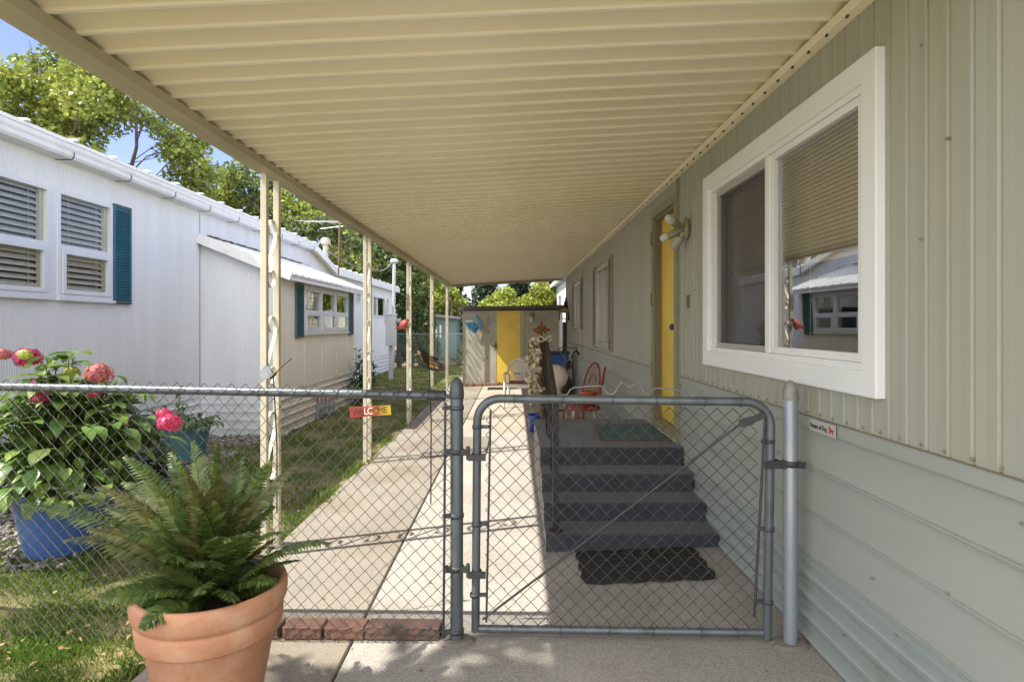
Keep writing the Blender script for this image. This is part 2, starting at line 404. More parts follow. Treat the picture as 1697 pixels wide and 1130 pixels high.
class Wall:                                 # boxes on a wall plane: along Y, up Z, out w
    def __init__(s, X, sg): s.X, s.sg = X, sg
    def box(s, mb, y0, y1, z0, z1, w0, w1, mi=0):
        a, c = s.X+s.sg*w0, s.X+s.sg*w1
        mb.box(min(a,c), max(a,c), y0, y1, z0, z1, mi)
    def ring(s, mb, y0, y1, z0, z1, t, w0, w1, mi=0):
        o = [(y0,z0),(y1,z0),(y1,z1),(y0,z1)]; n = [(y0+t,z0+t),(y1-t,z0+t),(y1-t,z1-t),(y0+t,z1-t)]
        vs = [(s.X+s.sg*w, y, z) for w in (w0, w1) for y, z in o+n]; fs = []
        for i in range(4):                  # mitred: four corners shared, no butt joints
            j = (i+1) % 4
            fs += [(8+i,8+j,12+j,12+i), (i,4+i,4+j,j), (i,j,8+j,8+i), (4+i,12+i,12+j,4+j)]
        mb.add(vs, fs if s.sg > 0 else [f[::-1] for f in fs], mi)
    def slats(s, mb, y0, y1, z0, z1, n, w, d=.022, tilt=.5, mi=0):
        st = (z1-z0)/n
        for i in range(n):
            z = z0+st*(i+.5); c = (s.X+s.sg*w, (y0+y1)/2, z)
            mb.obox(c, (s.sg*d*math.cos(tilt), 0, -d*math.sin(tilt)), (0,(y1-y0)/2,0), (s.sg*.0012*math.sin(tilt), 0, .0012*math.cos(tilt)), mi)

# ================================================================== THE HOME ON THE RIGHT
WX = 1.38
home = thing('mobile_home', 'sage green mobile home with ribbed siding and a yellow door under the awning', 'house', (WX, 6, 0))
RW = Wall(WX, -1)
SEAM = 1.045
win = (2.27, 4.22, 1.235, 2.45)
door = (5.07, 5.84, .57, 2.5)
w2 = (8.62, 9.93, 1.16, 2.38); w3 = (12.2, 13.5, 1.44, 2.37)
b = MB(); ribwall(b, WX, -1, -2.5, 15.7, SEAM, 2.95, [win, door, w2, w3], per=.1, dep=.011, prof=((0,0),(.07,1),(.5,.86),(.87,1),(.94,0)))
b.box(WX+.003, WX+.05, 15.66, 15.70, .2, 2.95)
b.box(WX+.02, 5.2, 15.69, 15.72, 0, 2.95); b.box(WX+.02, 5.2, -2.52, -2.5, 0, 2.95)
wallmb = b
b = MB()
# lap siding below the seam
def lap(mb, y0, y1, zs):
    for a, c in zip(zs, zs[1:]):
        pr = [(WX+.03, c), (WX+.004, c), (WX+.004, c-.009), (WX-.0085, a+.007), (WX-.005, a+.0048), (WX-.005, a+.0028), (WX-.011, a+.0004), (WX-.011, a-.005), (WX-.004, a-.008), (WX+.03, a)]
        mb.extr([(x, z) for x, z in pr], y0, y1)
lap(b, -2.5, door[0]-.02, [.403,.608,.81,.985]); lap(b, door[1]+.02, 15.7, [.403,.608,.81,.985])
b.box(WX-.012, WX+.03, -2.5, door[0]-.02, .987, SEAM-.004); b.box(WX-.012, WX+.03, door[1]+.02, 15.7, .987, SEAM-.004)
b.build('lap_siding', m_lap, home)
b = MB(); b.box(WX-.016, WX+.03, -2.5, door[0]-.02, SEAM-.003, SEAM+.002); b.box(WX-.016, WX+.03, door[1]+.02, 15.7, SEAM-.003, SEAM+.002)
b.build('seam_strip', m_brownj, home)
b = MB()
pr = [(WX+.02,-.15), (WX-.006,-.15)]
for i in range(4):
    z0_ = .0+i*.098
    pr += [(WX-.006, z0_), (WX-.024, z0_+.010), (WX-.026, z0_+.022), (WX-.022, z0_+.030), (WX-.004, z0_+.038), (WX-.006, z0_+.066), (WX-.016, z0_+.070), (WX-.016, z0_+.076), (WX-.004, z0_+.081)]
pr = [p for p in pr if p[1] < .39] + [(WX-.006,.393),(WX+.02,.393)]
b.extr(pr, -2.5, 15.7); b.build('skirting', m_skirt, home)
b = wallmb
for i in range(150):
    y = -1.0 + .2*i*.56
    if y > 15.5: break
    if door[0]-.1 < y < door[1]+.1: continue
    b.tube([(WX-.004, y, SEAM+.018), (WX-.017, y, SEAM+.018)], .0055, 6, 1)
for y, zz in ((1.9,.62),(2.3,.50),(2.15,.36),(2.2,.20),(2.05,.3),(2.5,.3),(2.5,.18),(1.62,.93),(2.02,1.75),(1.9,2.05),(2.02,2.4),(5.0,1.4)):
    b.tube([(WX-.004, y, zz), (WX-.0205, y, zz)], .0042, 6, 1)
for k in range(6):
    b.tube([(WX-.004, 4.45+.11*k, 1.72+.01*(k%2)), (WX-.016, 4.45+.11*k, 1.72+.01*(k%2))], .0045, 6, 1)
wallmb.build('wall', [m_sage, mat('painted_screw', (.24,.25,.20), .6, var=.2, vs=30)], home)
# big window
wf = MB()
RW.ring(wf, 2.225, 4.262, 1.19, 2.492, .098, -.02, .045)
RW.ring(wf, 2.318, 4.172, 1.282, 2.402, .034, -.06, .026)
wo = wf.build('window', m_trimw, home, bevel=.004)
wf = MB(); RW.box(wf, 3.205, 3.262, 1.317, 2.366, -.045, .022); RW.ring(wf, 2.353, 3.205, 1.317, 2.366, .035, -.03, .018)

def sub(mb, name, mats, root, par, bevel=0.0):   # a sub-part: built in the thing's space, hung on the part
    o = mb.build(name, mats, root, bevel=bevel); o.parent = par; return o
sub(wf, 'sash', m_trimw, home, wo, .003)
wf = MB(); RW.ring(wf, 3.262, 4.138, 1.317, 2.366, .03, -.05, -.012); sub(wf, 'screen_frame', mat('screen_frame_grey', (.42,.41,.37), .4, var=.05), home, wo)
g = MB(); RW.box(g, 2.388, 3.17, 1.352, 2.331, -.016, -.010); sub(g, 'pane', m_glass, home, wo)
g = MB(); RW.box(g, 3.262, 4.138, 1.317, 2.366, -.068, -.063); sub(g, 'pane', m_glass, home, wo)
g = MB(); RW.box(g, 3.292, 4.108, 1.347, 2.336, -.033, -.031); sub(g, 'insect_screen', m_screen, home, wo)
bl = MB(); RW.slats(bl, 2.33, 4.16, 1.80, 2.40, 27, -.135, .0125, .95)
RW.box(bl, 2.33, 4.16, 1.775, 1.797, -.145, -.12)
for y in (2.6, 3.05, 3.5, 3.95): RW.box(bl, y, y+.003, 1.40, 2.40, -.122, -.120)
sub(bl, 'blind', m_blind, home, wo)
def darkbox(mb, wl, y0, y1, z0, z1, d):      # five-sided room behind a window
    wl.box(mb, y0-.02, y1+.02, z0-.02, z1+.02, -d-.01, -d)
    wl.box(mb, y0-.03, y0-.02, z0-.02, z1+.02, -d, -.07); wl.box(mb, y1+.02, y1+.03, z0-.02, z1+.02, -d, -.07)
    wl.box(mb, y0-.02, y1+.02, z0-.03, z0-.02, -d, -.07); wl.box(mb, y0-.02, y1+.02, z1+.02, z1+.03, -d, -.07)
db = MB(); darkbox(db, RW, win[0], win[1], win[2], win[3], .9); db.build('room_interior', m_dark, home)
# door
d0, d1, dz0, dz1 = door
f = MB()
RW.box(f, d1, d1+.075, dz0-.03, dz1+.07, -.09, .035); RW.box(f, d0-.06, d0, dz0-.05, dz1+.07, -.09, .035)
RW.box(f, d0, d1, dz1, dz1+.07, -.09, .035); RW.box(f, d0, d1, dz0-.05, dz0, -.1, .05)
dfr = f.build('door_frame', m_olive, home, bevel=.003)
f = MB(); RW.box(f, d1-.03, d1-.002, dz0+.002, dz1-.002, -.088, .012); RW.box(f, d0+.002, d1-.03, dz1-.03, dz1-.002, -.088, .012)
sub(f, 'door_stop', m_brownj, home, dfr)
for zz in (1.05, 1.72, 2.3):
    f = MB(); RW.box(f, d1+.02, d1+.06, zz-.06, zz+.06, .036, .042); f.tube([(WX-.046, d1+.02, zz-.06),(WX-.046, d1+.02, zz+.06)], .007, 8); sub(f, 'hinge', m_olive, home, dfr)
f = MB(); RW.box(f, d0-.09, d0-.062, .40, 2.68, 0, .03); sub(f, 'drip_strip', m_olive, home, dfr)
f = MB(); RW.box(f, d0+.01, d1-.032, dz0+.01, dz1-.032, -.085, -.045); dr = f.build('door', m_yel, home, bevel=.003)
f = MB(); RW.ring(f, d0+.06, d0+.2, 1.78, 2.28, .02, -.05, -.036); sub(f, 'window_frame', mat('door_moulding', (.62,.36,.05), .5, var=.05), home, dr)
f = MB(); RW.box(f, d0+.08, d0+.18, 1.80, 2.26, -.052, -.042); sub(f, 'pane', mat('amber_pane', (.38,.20,.04), .15, var=.1), home, dr)
f = MB(); RW.box(f, d0+.09, d0+.12, 1.69, 1.73, -.046, -.03); sub(f, 'peephole', m_fit, home, dr)
f = MB(); f.tube([(WX+.05, d0+.10, 1.45),(WX-.005, d0+.10, 1.45)], .012, 10); f.ball((WX-.02, d0+.10, 1.45), .028)
sub(f, 'handle', m_fit, home, dr)
# doorbell
f = MB(); RW.box(f, 4.70, 4.735, 1.60, 1.70, .006, .026); f.tube([(WX-.025, 4.717, 1.65),(WX-.031, 4.717, 1.65)], .011, 10); f.build('doorbell', m_brownj, home, bevel=.003)
# twin flood light with sensor by the door
LC = Vector((WX-.02, 4.72, 2.215))
f = MB(); f.lathe([(0.001,0),(.062,0),(.062,.018),(.05,.03),(.001,.032)], 20, sx=1.35)
lm = f.build('wall_lamp', m_olive, home, world=False); lm.location = LC - Vector(home['_loc']); lm.rotation_euler = (0, R(-90), 0); pass
def local(mb, name, mt, par):
    o = mb.build(name, mt); o.parent = lm; o.matrix_parent_inverse = Matrix(); return o
def wl(p): # world -> lamp local
    q = Vector(p) - LC
    return Vector((q.z, q.y, -q.x))
for tipp in ((-.15, .10, -.05), (-.13, -.06, .05)):
    a = LC + Vector((-.03, 0, 0)); c = LC + Vector(tipp); dd = (c-a).normalized()
    f = MB(); f.tube([wl(a), wl(a+dd*.045)], .014, 10); f.tube([wl(a+dd*.04), wl(a+dd*.055), wl(a+dd*.13)], [.018,.030,.031], 14); local(f, 'lamp_holder', m_olive, lm)
    f = MB(); e = a+dd*.165; f.tube([wl(a+dd*.13), wl(a+dd*.145), wl(a+dd*.165), wl(a+dd*.19), wl(a+dd*.202), wl(a+dd*.207)], [.025,.030,.033,.028,.016,.002], 16); local(f, 'bulb', mat('frosted_bulb', (.62,.60,.53), .35, var=.02), lm)
f = MB(); a = LC+Vector((-.03,0,-.03)); c = LC+Vector((-.10,.02,-.13)); dd = (c-a).normalized()
f.tube([wl(a), wl(a+dd*.06)], .012, 8); f.tube([wl(a+dd*.05), wl(a+dd*.14)], .036, 14); local(f, 'motion_sensor', mat('sensor_grey', (.42,.41,.34), .5), lm)
# two far windows with mauve shutters
for (y0, y1, z0, z1), sw in ((w2, .33), (w3, .33)):
    f = MB(); RW.ring(f, y0, y1, z0, z1, .05, -.05, .03); RW.box(f, (y0+y1)/2-.025, (y0+y1)/2+.025, z0+.05, z1-.05, -.03, .02); RW.box(f, y0-.02, y1+.02, z0-.03, z0-.001, 0, .045)
    fo = f.build('window', mat('aluminium_frame', (.55,.54,.48), .35, metal=.4, var=.05), home)
    g = MB(); RW.box(g, y0+.05, y1-.05, z0+.05, z1-.05, -.022, -.016); sub(g, 'pane', m_glass2, home, fo)
    g = MB(); RW.box(g, y0+.02, y0+.42, z0, z1, -.10, -.085); RW.box(g, y1-.42, y1-.02, z0, z1, -.10, -.085); sub(g, 'curtain', mat('curtain', (.55,.50,.40), .9, var=.15, vs=40, stretch=(1,1,.02)), home, fo)
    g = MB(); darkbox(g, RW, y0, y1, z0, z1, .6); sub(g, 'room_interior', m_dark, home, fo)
    for a in (y0-sw-.005, y1+.005):
        s_ = MB(); RW.ring(s_, a, a+sw, z0-.06, z1+.05, .035, .004, .034); RW.slats(s_, a+.03, a+sw-.03, z0-.02, z1+.01, 26, .019, .017, .7)
        RW.box(s_, a+.03, a+sw-.03, z0-.02, z1+.01, .003, .007)
        s_.build('shutter', m_shutw, home)
# corner trim and cable at the far end
b = MB(); RW.box(b, 15.60, 15.74, -.1, 2.72, -.001, .016); b.build('corner_trim', m_sage, home)
b = MB(); b.tube([(WX-.02, 11.95, 2.6),(WX-.02, 11.95, 1.2),(WX-.03, 11.96, .75)], .008, 6); b.build('cable', m_sage, home)

# ================================================================== AWNING
awn = thing('patio_awning', 'long cream metal patio awning with ribbed underside on scrollwork posts', 'awning', (-1.7, 4, gz(-1.7)))
AY0, AY1 = 1.0, 16.2
xl, xr = -1.655, 1.345; zl, zr = 2.555, 2.737
b = MB(); per = .158; n = int((AY1-AY0)/per)
profile = [(0,0),(.019,0),(.020,.046),(.09,.030),(.1575,.012)]
pts = []
for k in range(n):
    for dy, dz in profile: pts.append((AY0+k*per+dy, dz))
def roofz(x): return zl + (zr-zl)*(x-xl)/(xr-xl)
XS = [-1.74] + [xl+(xr-xl)*i/6 for i in range(7)] + [1.375]
vs = []
for (y, dz) in pts:
    for x in XS: vs.append((x, y+.03*(x-xl), roofz(x)+dz + .004*math.sin(y*.9+x*.7)*math.sin(PI*(x-xl)/(xr-xl))))
m_ = len(XS); fs = []
for i in range(len(pts)-1):
    for j in range(m_-1): fs.append((i*m_+j, (i+1)*m_+j, (i+1)*m_+j+1, i*m_+j+1))
b.add(vs, fs)
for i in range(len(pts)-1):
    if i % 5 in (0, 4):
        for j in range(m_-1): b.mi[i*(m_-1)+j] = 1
# weather skin on top
t0 = [(-1.775, 2.60), (1.38, 2.80), (1.38, 2.825), (-1.775, 2.63)]
b.extr(t0, AY0, AY1+.05)
b.build('roof_panel', [m_awn, m_lip_light], awn)
b = MB(); b.extr([(-1.715,2.505),(-1.635,2.505),(-1.635,2.556),(-1.715,2.556)], AY0, AY1); b.extr([(-1.79,2.535),(-1.775,2.52),(-1.72,2.52),(-1.72,2.60),(-1.776,2.60),(-1.776,2.635),(-1.79,2.635)], AY0, AY1)
b.build('beam', m_beam, awn, bevel=.002)
b = MB(); b.box(-1.72, 1.37, AY1-.03, AY1+.03, 2.535, 2.60); 
b.add([(-1.72,AY1-.02,2.53),(1.375,AY1-.02,2.70),(1.375,AY1-.02,2.80),(-1.72,AY1-.02,2.62),(-1.72,AY1+.07,2.53),(1.375,AY1+.07,2.70),(1.375,AY1+.07,2.80),(-1.72,AY1+.07,2.62)],
      [(0,1,2,3),(7,6,5,4),(0,4,5,1),(1,5,6,2),(2,6,7,3),(3,7,4,0)]) 
b = MB()
b.add([(-1.63,AY1-.02,2.50),(1.36,AY1-.02,2.68),(1.36,AY1-.02,2.80),(-1.63,AY1-.02,2.62),(-1.63,AY1+.07,2.50),(1.36,AY1+.07,2.68),(1.36,AY1+.07,2.80),(-1.63,AY1+.07,2.62)],
      [(0,1,2,3),(7,6,5,4),(0,4,5,1),(1,5,6,2),(2,6,7,3),(3,7,4,0)])
b.build('end_cap', m_beam, awn)
b = MB(); b.extr([(1.315,2.728),(1.330,2.700),(1.362,2.690),(1.369,2.690),(1.369,2.76),(1.340,2.745)], AY0, 15.7)
for k in range(n):
    y = AY0+k*per+.055+.09
    if y < 15.6: b.tube([(1.338, y, 2.703),(1.329, y, 2.689)], .006, 6, 1)
b.build('wall_bracket', [m_awn, m_fit], awn)
def scroll(y0, y1, zc, L, flip=1):
    """flat iron S curve in the plane of the two uprights"""
    w_ = (y1-y0); r = w_*.46; c = (y0+y1)/2; pts = []
    zt = zc+L/2-r; zb = zc-L/2+r
    for i in range(17):                     # top hook, curling in
        a = PI*1.55*(1-i/16); rr = r*(.45+.55*(i/16))
        pts.append((c + rr*math.cos(a)*1.0, zt + rr*math.sin(a)))
    pts = pts[:]
    n_ = 14
    p0 = pts[-1]
    ring = []
    for i in range(25):
        a = PI - i*(PI*1.75/24) if False else PI + i*(PI*1.7/24); rr = r*(1-.5*i/24)
        ring.append((c + rr*math.cos(a), zb + rr*math.sin(a)))
    q0 = ring[0]
    for i in range(1, n_):
        t = i/n_; s_ = t*t*(3-2*t)
        pts.append((p0[0]+(q0[0]-p0[0])*s_, p0[1]+(q0[1]-p0[1])*t))
    return pts + ring
def band(mb, X, pts, wd=.026, th=.004):
    m = len(pts); vs = []
    for i, (y, z) in enumerate(pts):
        a = pts[max(0,i-1)]; c = pts[min(m-1,i+1)]; d = math.hypot(c[0]-a[0], c[1]-a[1]) or 1
        ny, nz = -(c[1]-a[1])/d*th/2, (c[0]-a[0])/d*th/2
        vs += [(X-wd/2,y+ny,z+nz),(X+wd/2,y+ny,z+nz),(X+wd/2,y-ny,z-nz),(X-wd/2,y-ny,z-nz)]
    fs = [(0,1,2,3),(m*4-1,m*4-2,m*4-3,m*4-4)]
    for i in range(m-1):
        for k in range(4): l=(k+1)%4; fs.append((i*4+k,(i+1)*4+k,(i+1)*4+l,i*4+l))
    mb.add(vs, fs, 0, False)
POSTY = [4.26, 7.08, 9.9, 12.65, 15.55]
pp = None
for i, Y in enumerate(POSTY):
    if pp is None:
        pX = -1.712
        pb = MB()
        for dy in (-.11, .11):
            pb.box(pX-.021, pX+.021, Y+dy-.021, Y+dy+.021, gz(-1.7)+.003, 2.506)
        pp = pb.build('post', m_post, awn, bevel=.003)
        kids = []
        for z in (1.97, 1.29, .62):
            s_ = MB(); band(s_, pX, scroll(Y-.09, Y+.09, z, .50))
            kids.append(sub(s_, 'scroll', m_post, awn, pp))
        for dy in (-.11, .11):
            s_ = MB(); s_.box(pX-.034, pX+.034, Y+dy-.034, Y+dy+.034, gz(-1.7)-.001, gz(-1.7)+.006); kids.append(sub(s_, 'foot_plate', m_post, awn, pp))
    else:
        c = pp.copy(); COL.objects.link(c); c.location = (0, Y-POSTY[0], 0)
        for k_ in kids:
            d = k_.copy(); COL.objects.link(d); d.parent = c

# ================================================================== STEPS
st = thing('porch_steps', 'concrete porch steps covered in dark blue grey carpet below the yellow door', 'steps', (.8, 5, 0))
SX0, SX1 = .215, 1.357
ST = [(3.99,.083),(4.263,.211),(4.548,.343),(4.846,.484)]; SYB = 6.34
b = MB()
prof = []
for i, (y, z) in enumerate(ST):
    zb = -.06 if i == 0 else ST[i-1][1]
    prof += [(y+.012, zb-(.012 if i else 0)), (y+.012, z-.012)]
prof += [(SYB-.004, ST[-1][1]-.012), (SYB-.004, -.06)]
def extrx(mb, prof, x0, x1, mi=0):
    m = len(prof); mb.add([(x0,y,z) for y,z in prof]+[(x1,y,z) for y,z in prof], [(m+i, m+(i+1)%m, (i+1)%m, i) for i in range(m)]+[tuple(range(m)), tuple(reversed(range(m,2*m)))], mi)
extrx(b, prof, SX0+.002, SX1); b.build('base', m_conc, st)
b = MB()
for i, (y, z) in enumerate(ST):
    zb = gz(.5)+.004 if i == 0 else ST[i-1][1]
    yb = ST[i+1][0]+.010 if i < 3 else SYB
    r = .014
    nose = [(y+r-r*math.sin(a), z-r+r*math.cos(a)) for a in [PI/2*k/4 for k in range(5)]]
    prof = [(yb, z)] + nose + [(y+.001, zb), (y+.0115, zb), (y+.0115, z-.0115), (yb, z-.0115)]
    extrx(b, prof, SX0, SX1-.002)
b.build('carpet', m_carpet, st)
m_mat = mat('blue_doormat', (.055,.125,.16), .95, var=.3, vs=18, stretch=(.6,2,1), col2=(.11,.19,.21), c2s=16, c2lo=.5, c2hi=.6, bump=.5, bs=150)
q = [(.745,5.32),(1.27,5.32),(1.30,6.0),(.775,6.0)]
q = [(.745,5.10),(1.33,5.10),(1.33,5.93),(.80,5.93)]
b = MB(); b.prism([(x,y,.4853) for x,y in q], (0,0,.010)); dm = thing('doormat', 'blue green patterned doormat on the top porch landing', 'doormat', (1.0,5.5,.485))
b.build('pile', m_mat, dm, bevel=.003)
b = MB()
cx = sum(x for x,_ in q)/4; cy = sum(y for _,y in q)/4
for i in range(4):
    a, c = q[i], q[(i+1)%4]; b.bar((a[0],a[1],.4905),(c[0],c[1],.4905), .022, .012)
b.build('border', m_brown, dm)
# black scrollwork rubber mat
rm = thing('rubber_mat', 'black scalloped rubber mat at the foot of the carpeted steps', 'doormat', (.85,3.75,gz(.85)))
mx0, mx1, my0, my1 = .42, 1.17, 3.50, 3.97
outl = []
def sc_edge(a, c, n_, amp, nrm):
    L_ = []
    for i in range(n_*8):
        t = i/(n_*8); L_.append((a[0]+(c[0]-a[0])*t + nrm[0]*amp*abs(math.sin(PI*n_*t)), a[1]+(c[1]-a[1])*t + nrm[1]*amp*abs(math.sin(PI*n_*t))))
    return L_
outl = sc_edge((mx0,my0),(mx1,my0),4,.02,(0,-1)) + sc_edge((mx1,my0),(mx1,my1),3,.02,(1,0)) + sc_edge((mx1,my1),(mx0,my1),4,.003,(0,1)) + sc_edge((mx0,my1),(mx0,my0),3,.02,(-1,0))
b = MB(); b.prism([(x,y,gz(x)+.005) for x,y in outl], (0,0,.010))
m_rub = mat('black_rubber', (.022,.022,.023), .55, var=.2, vs=20, bump=.4, bs=70)
b.build('base', m_rub, rm)
b = MB()
rr_ = random.Random(3)
for i in range(8):
    for j in range(5):
        x = mx0+.05+(mx1-mx0-.1)*i/7; y = my0+.045+(my1-my0-.09)*j/4; s_ = 1 if (i+j)%2 else -1
        pts = []
        for k in range(22):
            a = s_*k*.42 + (i*1.3+j); r_ = .044*(1-k/26)
            pts.append((x+r_*math.cos(a), y+r_*math.sin(a), gz(x)+.0145))
        b.tube(pts, .0045, 5)
b.build('scroll_relief', m_rub, rm)
# handrail
hr = thing('handrail', 'black iron handrail along the open side of the porch steps', 'handrail', (.3,4.05,.09))
b = MB(); b.bar((.285,4.06,.084),(.285,4.06,.945), .04, .04, (1,0,0)); b.lathe([(.001,.012),(.05,.012),(.062,0.0)], 4, (.285,4.06,.0845)); b.build('post', m_black, hr)
b = MB(); b.bar((.33,6.2,.486),(.33,6.2,1.30), .04, .04, (1,0,0)); b.build('post', m_black, hr)
b = MB(); b.bar((.34,6.25,1.325),(.284,4.0,.945), .036, .02); b.build('top_rail', m_black, hr, bevel=.003)
b = MB(); b.tube([(.31,6.15,.62),(.29,4.08,.25)], .009, 6); b.tube([(.315,6.17,.95),(.29,4.08,.58)], .007, 6)
for t in (.18,.36,.54,.72,.88):
    y = 4.06+2.14*t; b.tube([(.287+.04*t,y,.25+.37*t),(.287+.05*t,y,.93+.37*t)], .006, 6)
b.build('baluster', m_black, hr)
# ================================================================== WHITE HOME ON THE LEFT
LX = -4.65
lh = thing('white_mobile_home', 'long white mobile home with teal shutters and a lean-to extension across the lawn', 'house', (LX, 9, -.2))
LW = Wall(LX, 1)
GZ = -.2
YE0, YE1, EX = 8.98, 13.2, -3.48
def wtop(y):
    if y < 13.7: return 3.15
    if y < 15.2: return 3.15 - (y-13.7)/1.5*.30
    return 2.85
wA = (5.17,6.02,1.75,2.85); wB = (6.12,6.96,1.75,2.85)
wS = (17.7,18.3,2.13,2.45); wT = (19.9,22.4,1.77,2.47)
b = MB()
ribwall(b, LX, 1, 4.75, 23.6, GZ+.62, wtop, [wA, wB, wS, wT], per=.056, dep=.0045, prof=((0,0),(.10,1),(.40,1),(.5,0),(.60,1),(.90,1)))
b.add([(LX,4.75,-.3),(LX,4.75,3.15),(-9,4.75,3.6),(-9,4.75,-.3)], [(0,1,2,3)]); b.add([(LX,23.6,-.3),(LX,23.6,2.85),(-9,23.6,3.2),(-9,23.6,-.3)], [(3,2,1,0)])
b.box(LX, LX+.0085, 8.93, 8.938, GZ+.62, 3.12, 1)
b.build('wall', [m_white, mat('dark_brown_joint', (.2,.19,.18), .7)], lh)
def skirt(mb, X, sg, y0, y1, z0, z1):
    n_ = 5; st_ = (z1-z0)/n_; pr = [(X-sg*.05, z0-.1), (X+sg*.004, z0-.1)]
    for i in range(n_):
        a = z0+i*st_; pr += [(X+sg*.004,a),(X+sg*.018,a+st_*.12),(X+sg*.018,a+st_*.24),(X+sg*.004,a+st_*.36),(X-sg*.004,a+st_*.86)]
    pr += [(X+sg*.012, z1-.01), (X+sg*.012, z1+.012), (X-sg*.05, z1+.012)]
    mb.extr(pr if sg > 0 else pr[::-1], y0, y1)
b = MB(); skirt(b, LX, 1, 4.75, 8.97, GZ, GZ+.62); skirt(b, LX, 1, 13.2, 23.6, GZ, GZ+.62); b.build('skirting', m_white, lh)
def dh_window(root, wall, y0, y1, z0, z1, mfr, mbl, units=1, nsl=10, t=.042):
    """double-hung storm window: outer frame, lower sash standing proud, blind behind"""
    f = MB(); wall.ring(f, y0, y1, z0, z1, t, -.05, .03); zm = z0+(z1-z0)*.45
    wall.box(f, y0+t, y1-t, zm, zm+.05, -.03, .028)
    wall.box(f, y0-.01, y1+.01, z0-.03, z0-.001, -.002, .06)
    fo = f.build('window', mfr, root)
    f = MB(); wall.ring(f, y0+t+.012, y1-t-.012, z0+t, zm, .045, .0, .045); sub(f, 'sash', mfr, root, fo)
    g = MB(); wall.box(g, y0+t, y1-t, zm+.05, z1-t, -.012, -.008); sub(g, 'pane', m_glass2, root, fo)
    g = MB(); wall.box(g, y0+t+.057, y1-t-.057, z0+t+.045, zm-.045, .016, .02); sub(g, 'pane', m_glass2, root, fo)
    if nsl:
        g = MB(); wall.slats(g, y0+.03, y1-.09, z0+.03, z1-.02, int(nsl*1.7), -.050, .036, .80)
        for yy in (y0+.25*(y1-y0), y0+.75*(y1-y0)): wall.box(g, yy, yy+.004, z0+.03, z1-.02, -.022, -.02)
        sub(g, 'blind', mbl, root, fo)
    g = MB(); wall.box(g, y1-t-.045, y1-t-.001, z0+t, z1-t, -.05, -.014); sub(g, 'jamb_track', m_blind2, root, fo)
    g = MB()
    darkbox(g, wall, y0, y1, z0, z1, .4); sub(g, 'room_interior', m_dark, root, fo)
    return fo
dh_window(lh, LW, *wA, m_white, m_blind2); dh_window(lh, LW, *wB, m_white, m_blind2)
b = MB(); LW.box(b, 6.021, 6.119, 1.72, 2.87, 0, .022); b.build('window_mullion', m_white, lh)
def shutter(root, wall, y0, y1, z0, z1, m, edge, n_=34):
    s_ = MB(); wall.ring(s_, y0, y1, z0, z1, .012, .009, .036); wall.slats(s_, y0+.012, y1-.012, z0+.03, z1-.03, n_, .024, .019, .75)
    wall.box(s_, y0+.012, y1-.012, z0+.012, z1-.012, .009, .013)
    so = s_.build('shutter', m, root)
    s_ = MB(); wall.box(s_, y0-.005, y1+.006, z0-.022, z0-.001, .008, .04); wall.box(s_, y0-.005, y1+.006, z1+.001, z1+.014, .008, .04); wall.box(s_, y1+.001, y1+.007, z0, z1, .008, .037)
    sub(s_, 'edge_trim', edge, root, so)
m_edge = mat('dark_brown_edge', (.075,.05,.04), .6, var=.1)
shutter(lh, LW, 6.985, 7.285, 1.74, 2.86, m_teal, m_edge)
# small slider and three-light window further along
f = MB(); LW.ring(f, *wS, .04, -.05, .03); LW.box(f, 17.98, 18.03, wS[2]+.04, wS[3]-.04, -.03, .02); fo = f.build('window', m_white, lh)
g = MB(); LW.box(g, wS[0]+.04, wS[1]-.04, wS[2]+.04, wS[3]-.04, -.02, -.016); sub(g, 'pane', m_glass2, lh, fo)
g = MB(); darkbox(g, LW, *wS, .3); sub(g, 'room_interior', m_dark, lh, fo)
f = MB(); LW.ring(f, *wT, .05, -.05, .03); LW.box(f, 20.55, 20.6, wT[2]+.05, wT[3]-.05, -.03, .02); LW.box(f, 21.7, 21.75, wT[2]+.05, wT[3]-.05, -.03, .02); fo = f.build('window', m_white, lh)
g = MB(); LW.box(g, wT[0]+.05, wT[1]-.05, wT[2]+.05, wT[3]-.05, -.02, -.016); sub(g, 'pane', m_glass2, lh, fo)
g = MB(); darkbox(g, LW, *wT, .4); sub(g, 'room_interior', m_dark, lh, fo)
g = MB(); LW.box(g, wT[0]+.05, 20.55, wT[2]+.05, wT[3]-.05, -.05, -.04); LW.box(g, 21.75, wT[1]-.05, wT[2]+.05, wT[3]-.05, -.05, -.04); sub(g, 'curtain', m_blind2, lh, fo)
# eave, gutter and roof
GX = -4.45
b = MB()
gp = [(GX-.19,3.150),(GX-.03,3.150),(GX-.012,3.175),(GX-.012,3.215),(GX,3.24),(GX,3.285),(GX-.012,3.285),(GX-.02,3.25),(GX-.03,3.20),(GX-.19,3.20)]
b.extr(gp, 4.6, 13.7); b.build('gutter', m_white, lh)
b = MB()
y = 5.2
while y < 13.6:
    b.tube([(GX-.19,y,3.143),(GX-.03,y,3.143),(GX-.004,y,3.172),(GX-.004,y,3.22)], .0045, 5); y += .92
b.build('gutter_strap', m_edge, lh)
b = MB()
b.add([(-9,4.6,3.52),(GX-.02,4.6,3.30),(GX-.02,13.75,3.30),(-9,13.75,3.52),(-9,4.6,3.56),(GX-.02,4.6,3.335),(GX-.02,13.75,3.335),(-9,13.75,3.56)],[(0,3,2,1),(4,5,6,7),(0,1,5,4),(1,2,6,5),(2,3,7,6),(3,0,4,7)])
y = 4.9
while y < 13.7:
    b.bar((-6.5,y,3.43),(GX+.02,y,3.345), .020, .04, (0,1,0)); y += .62
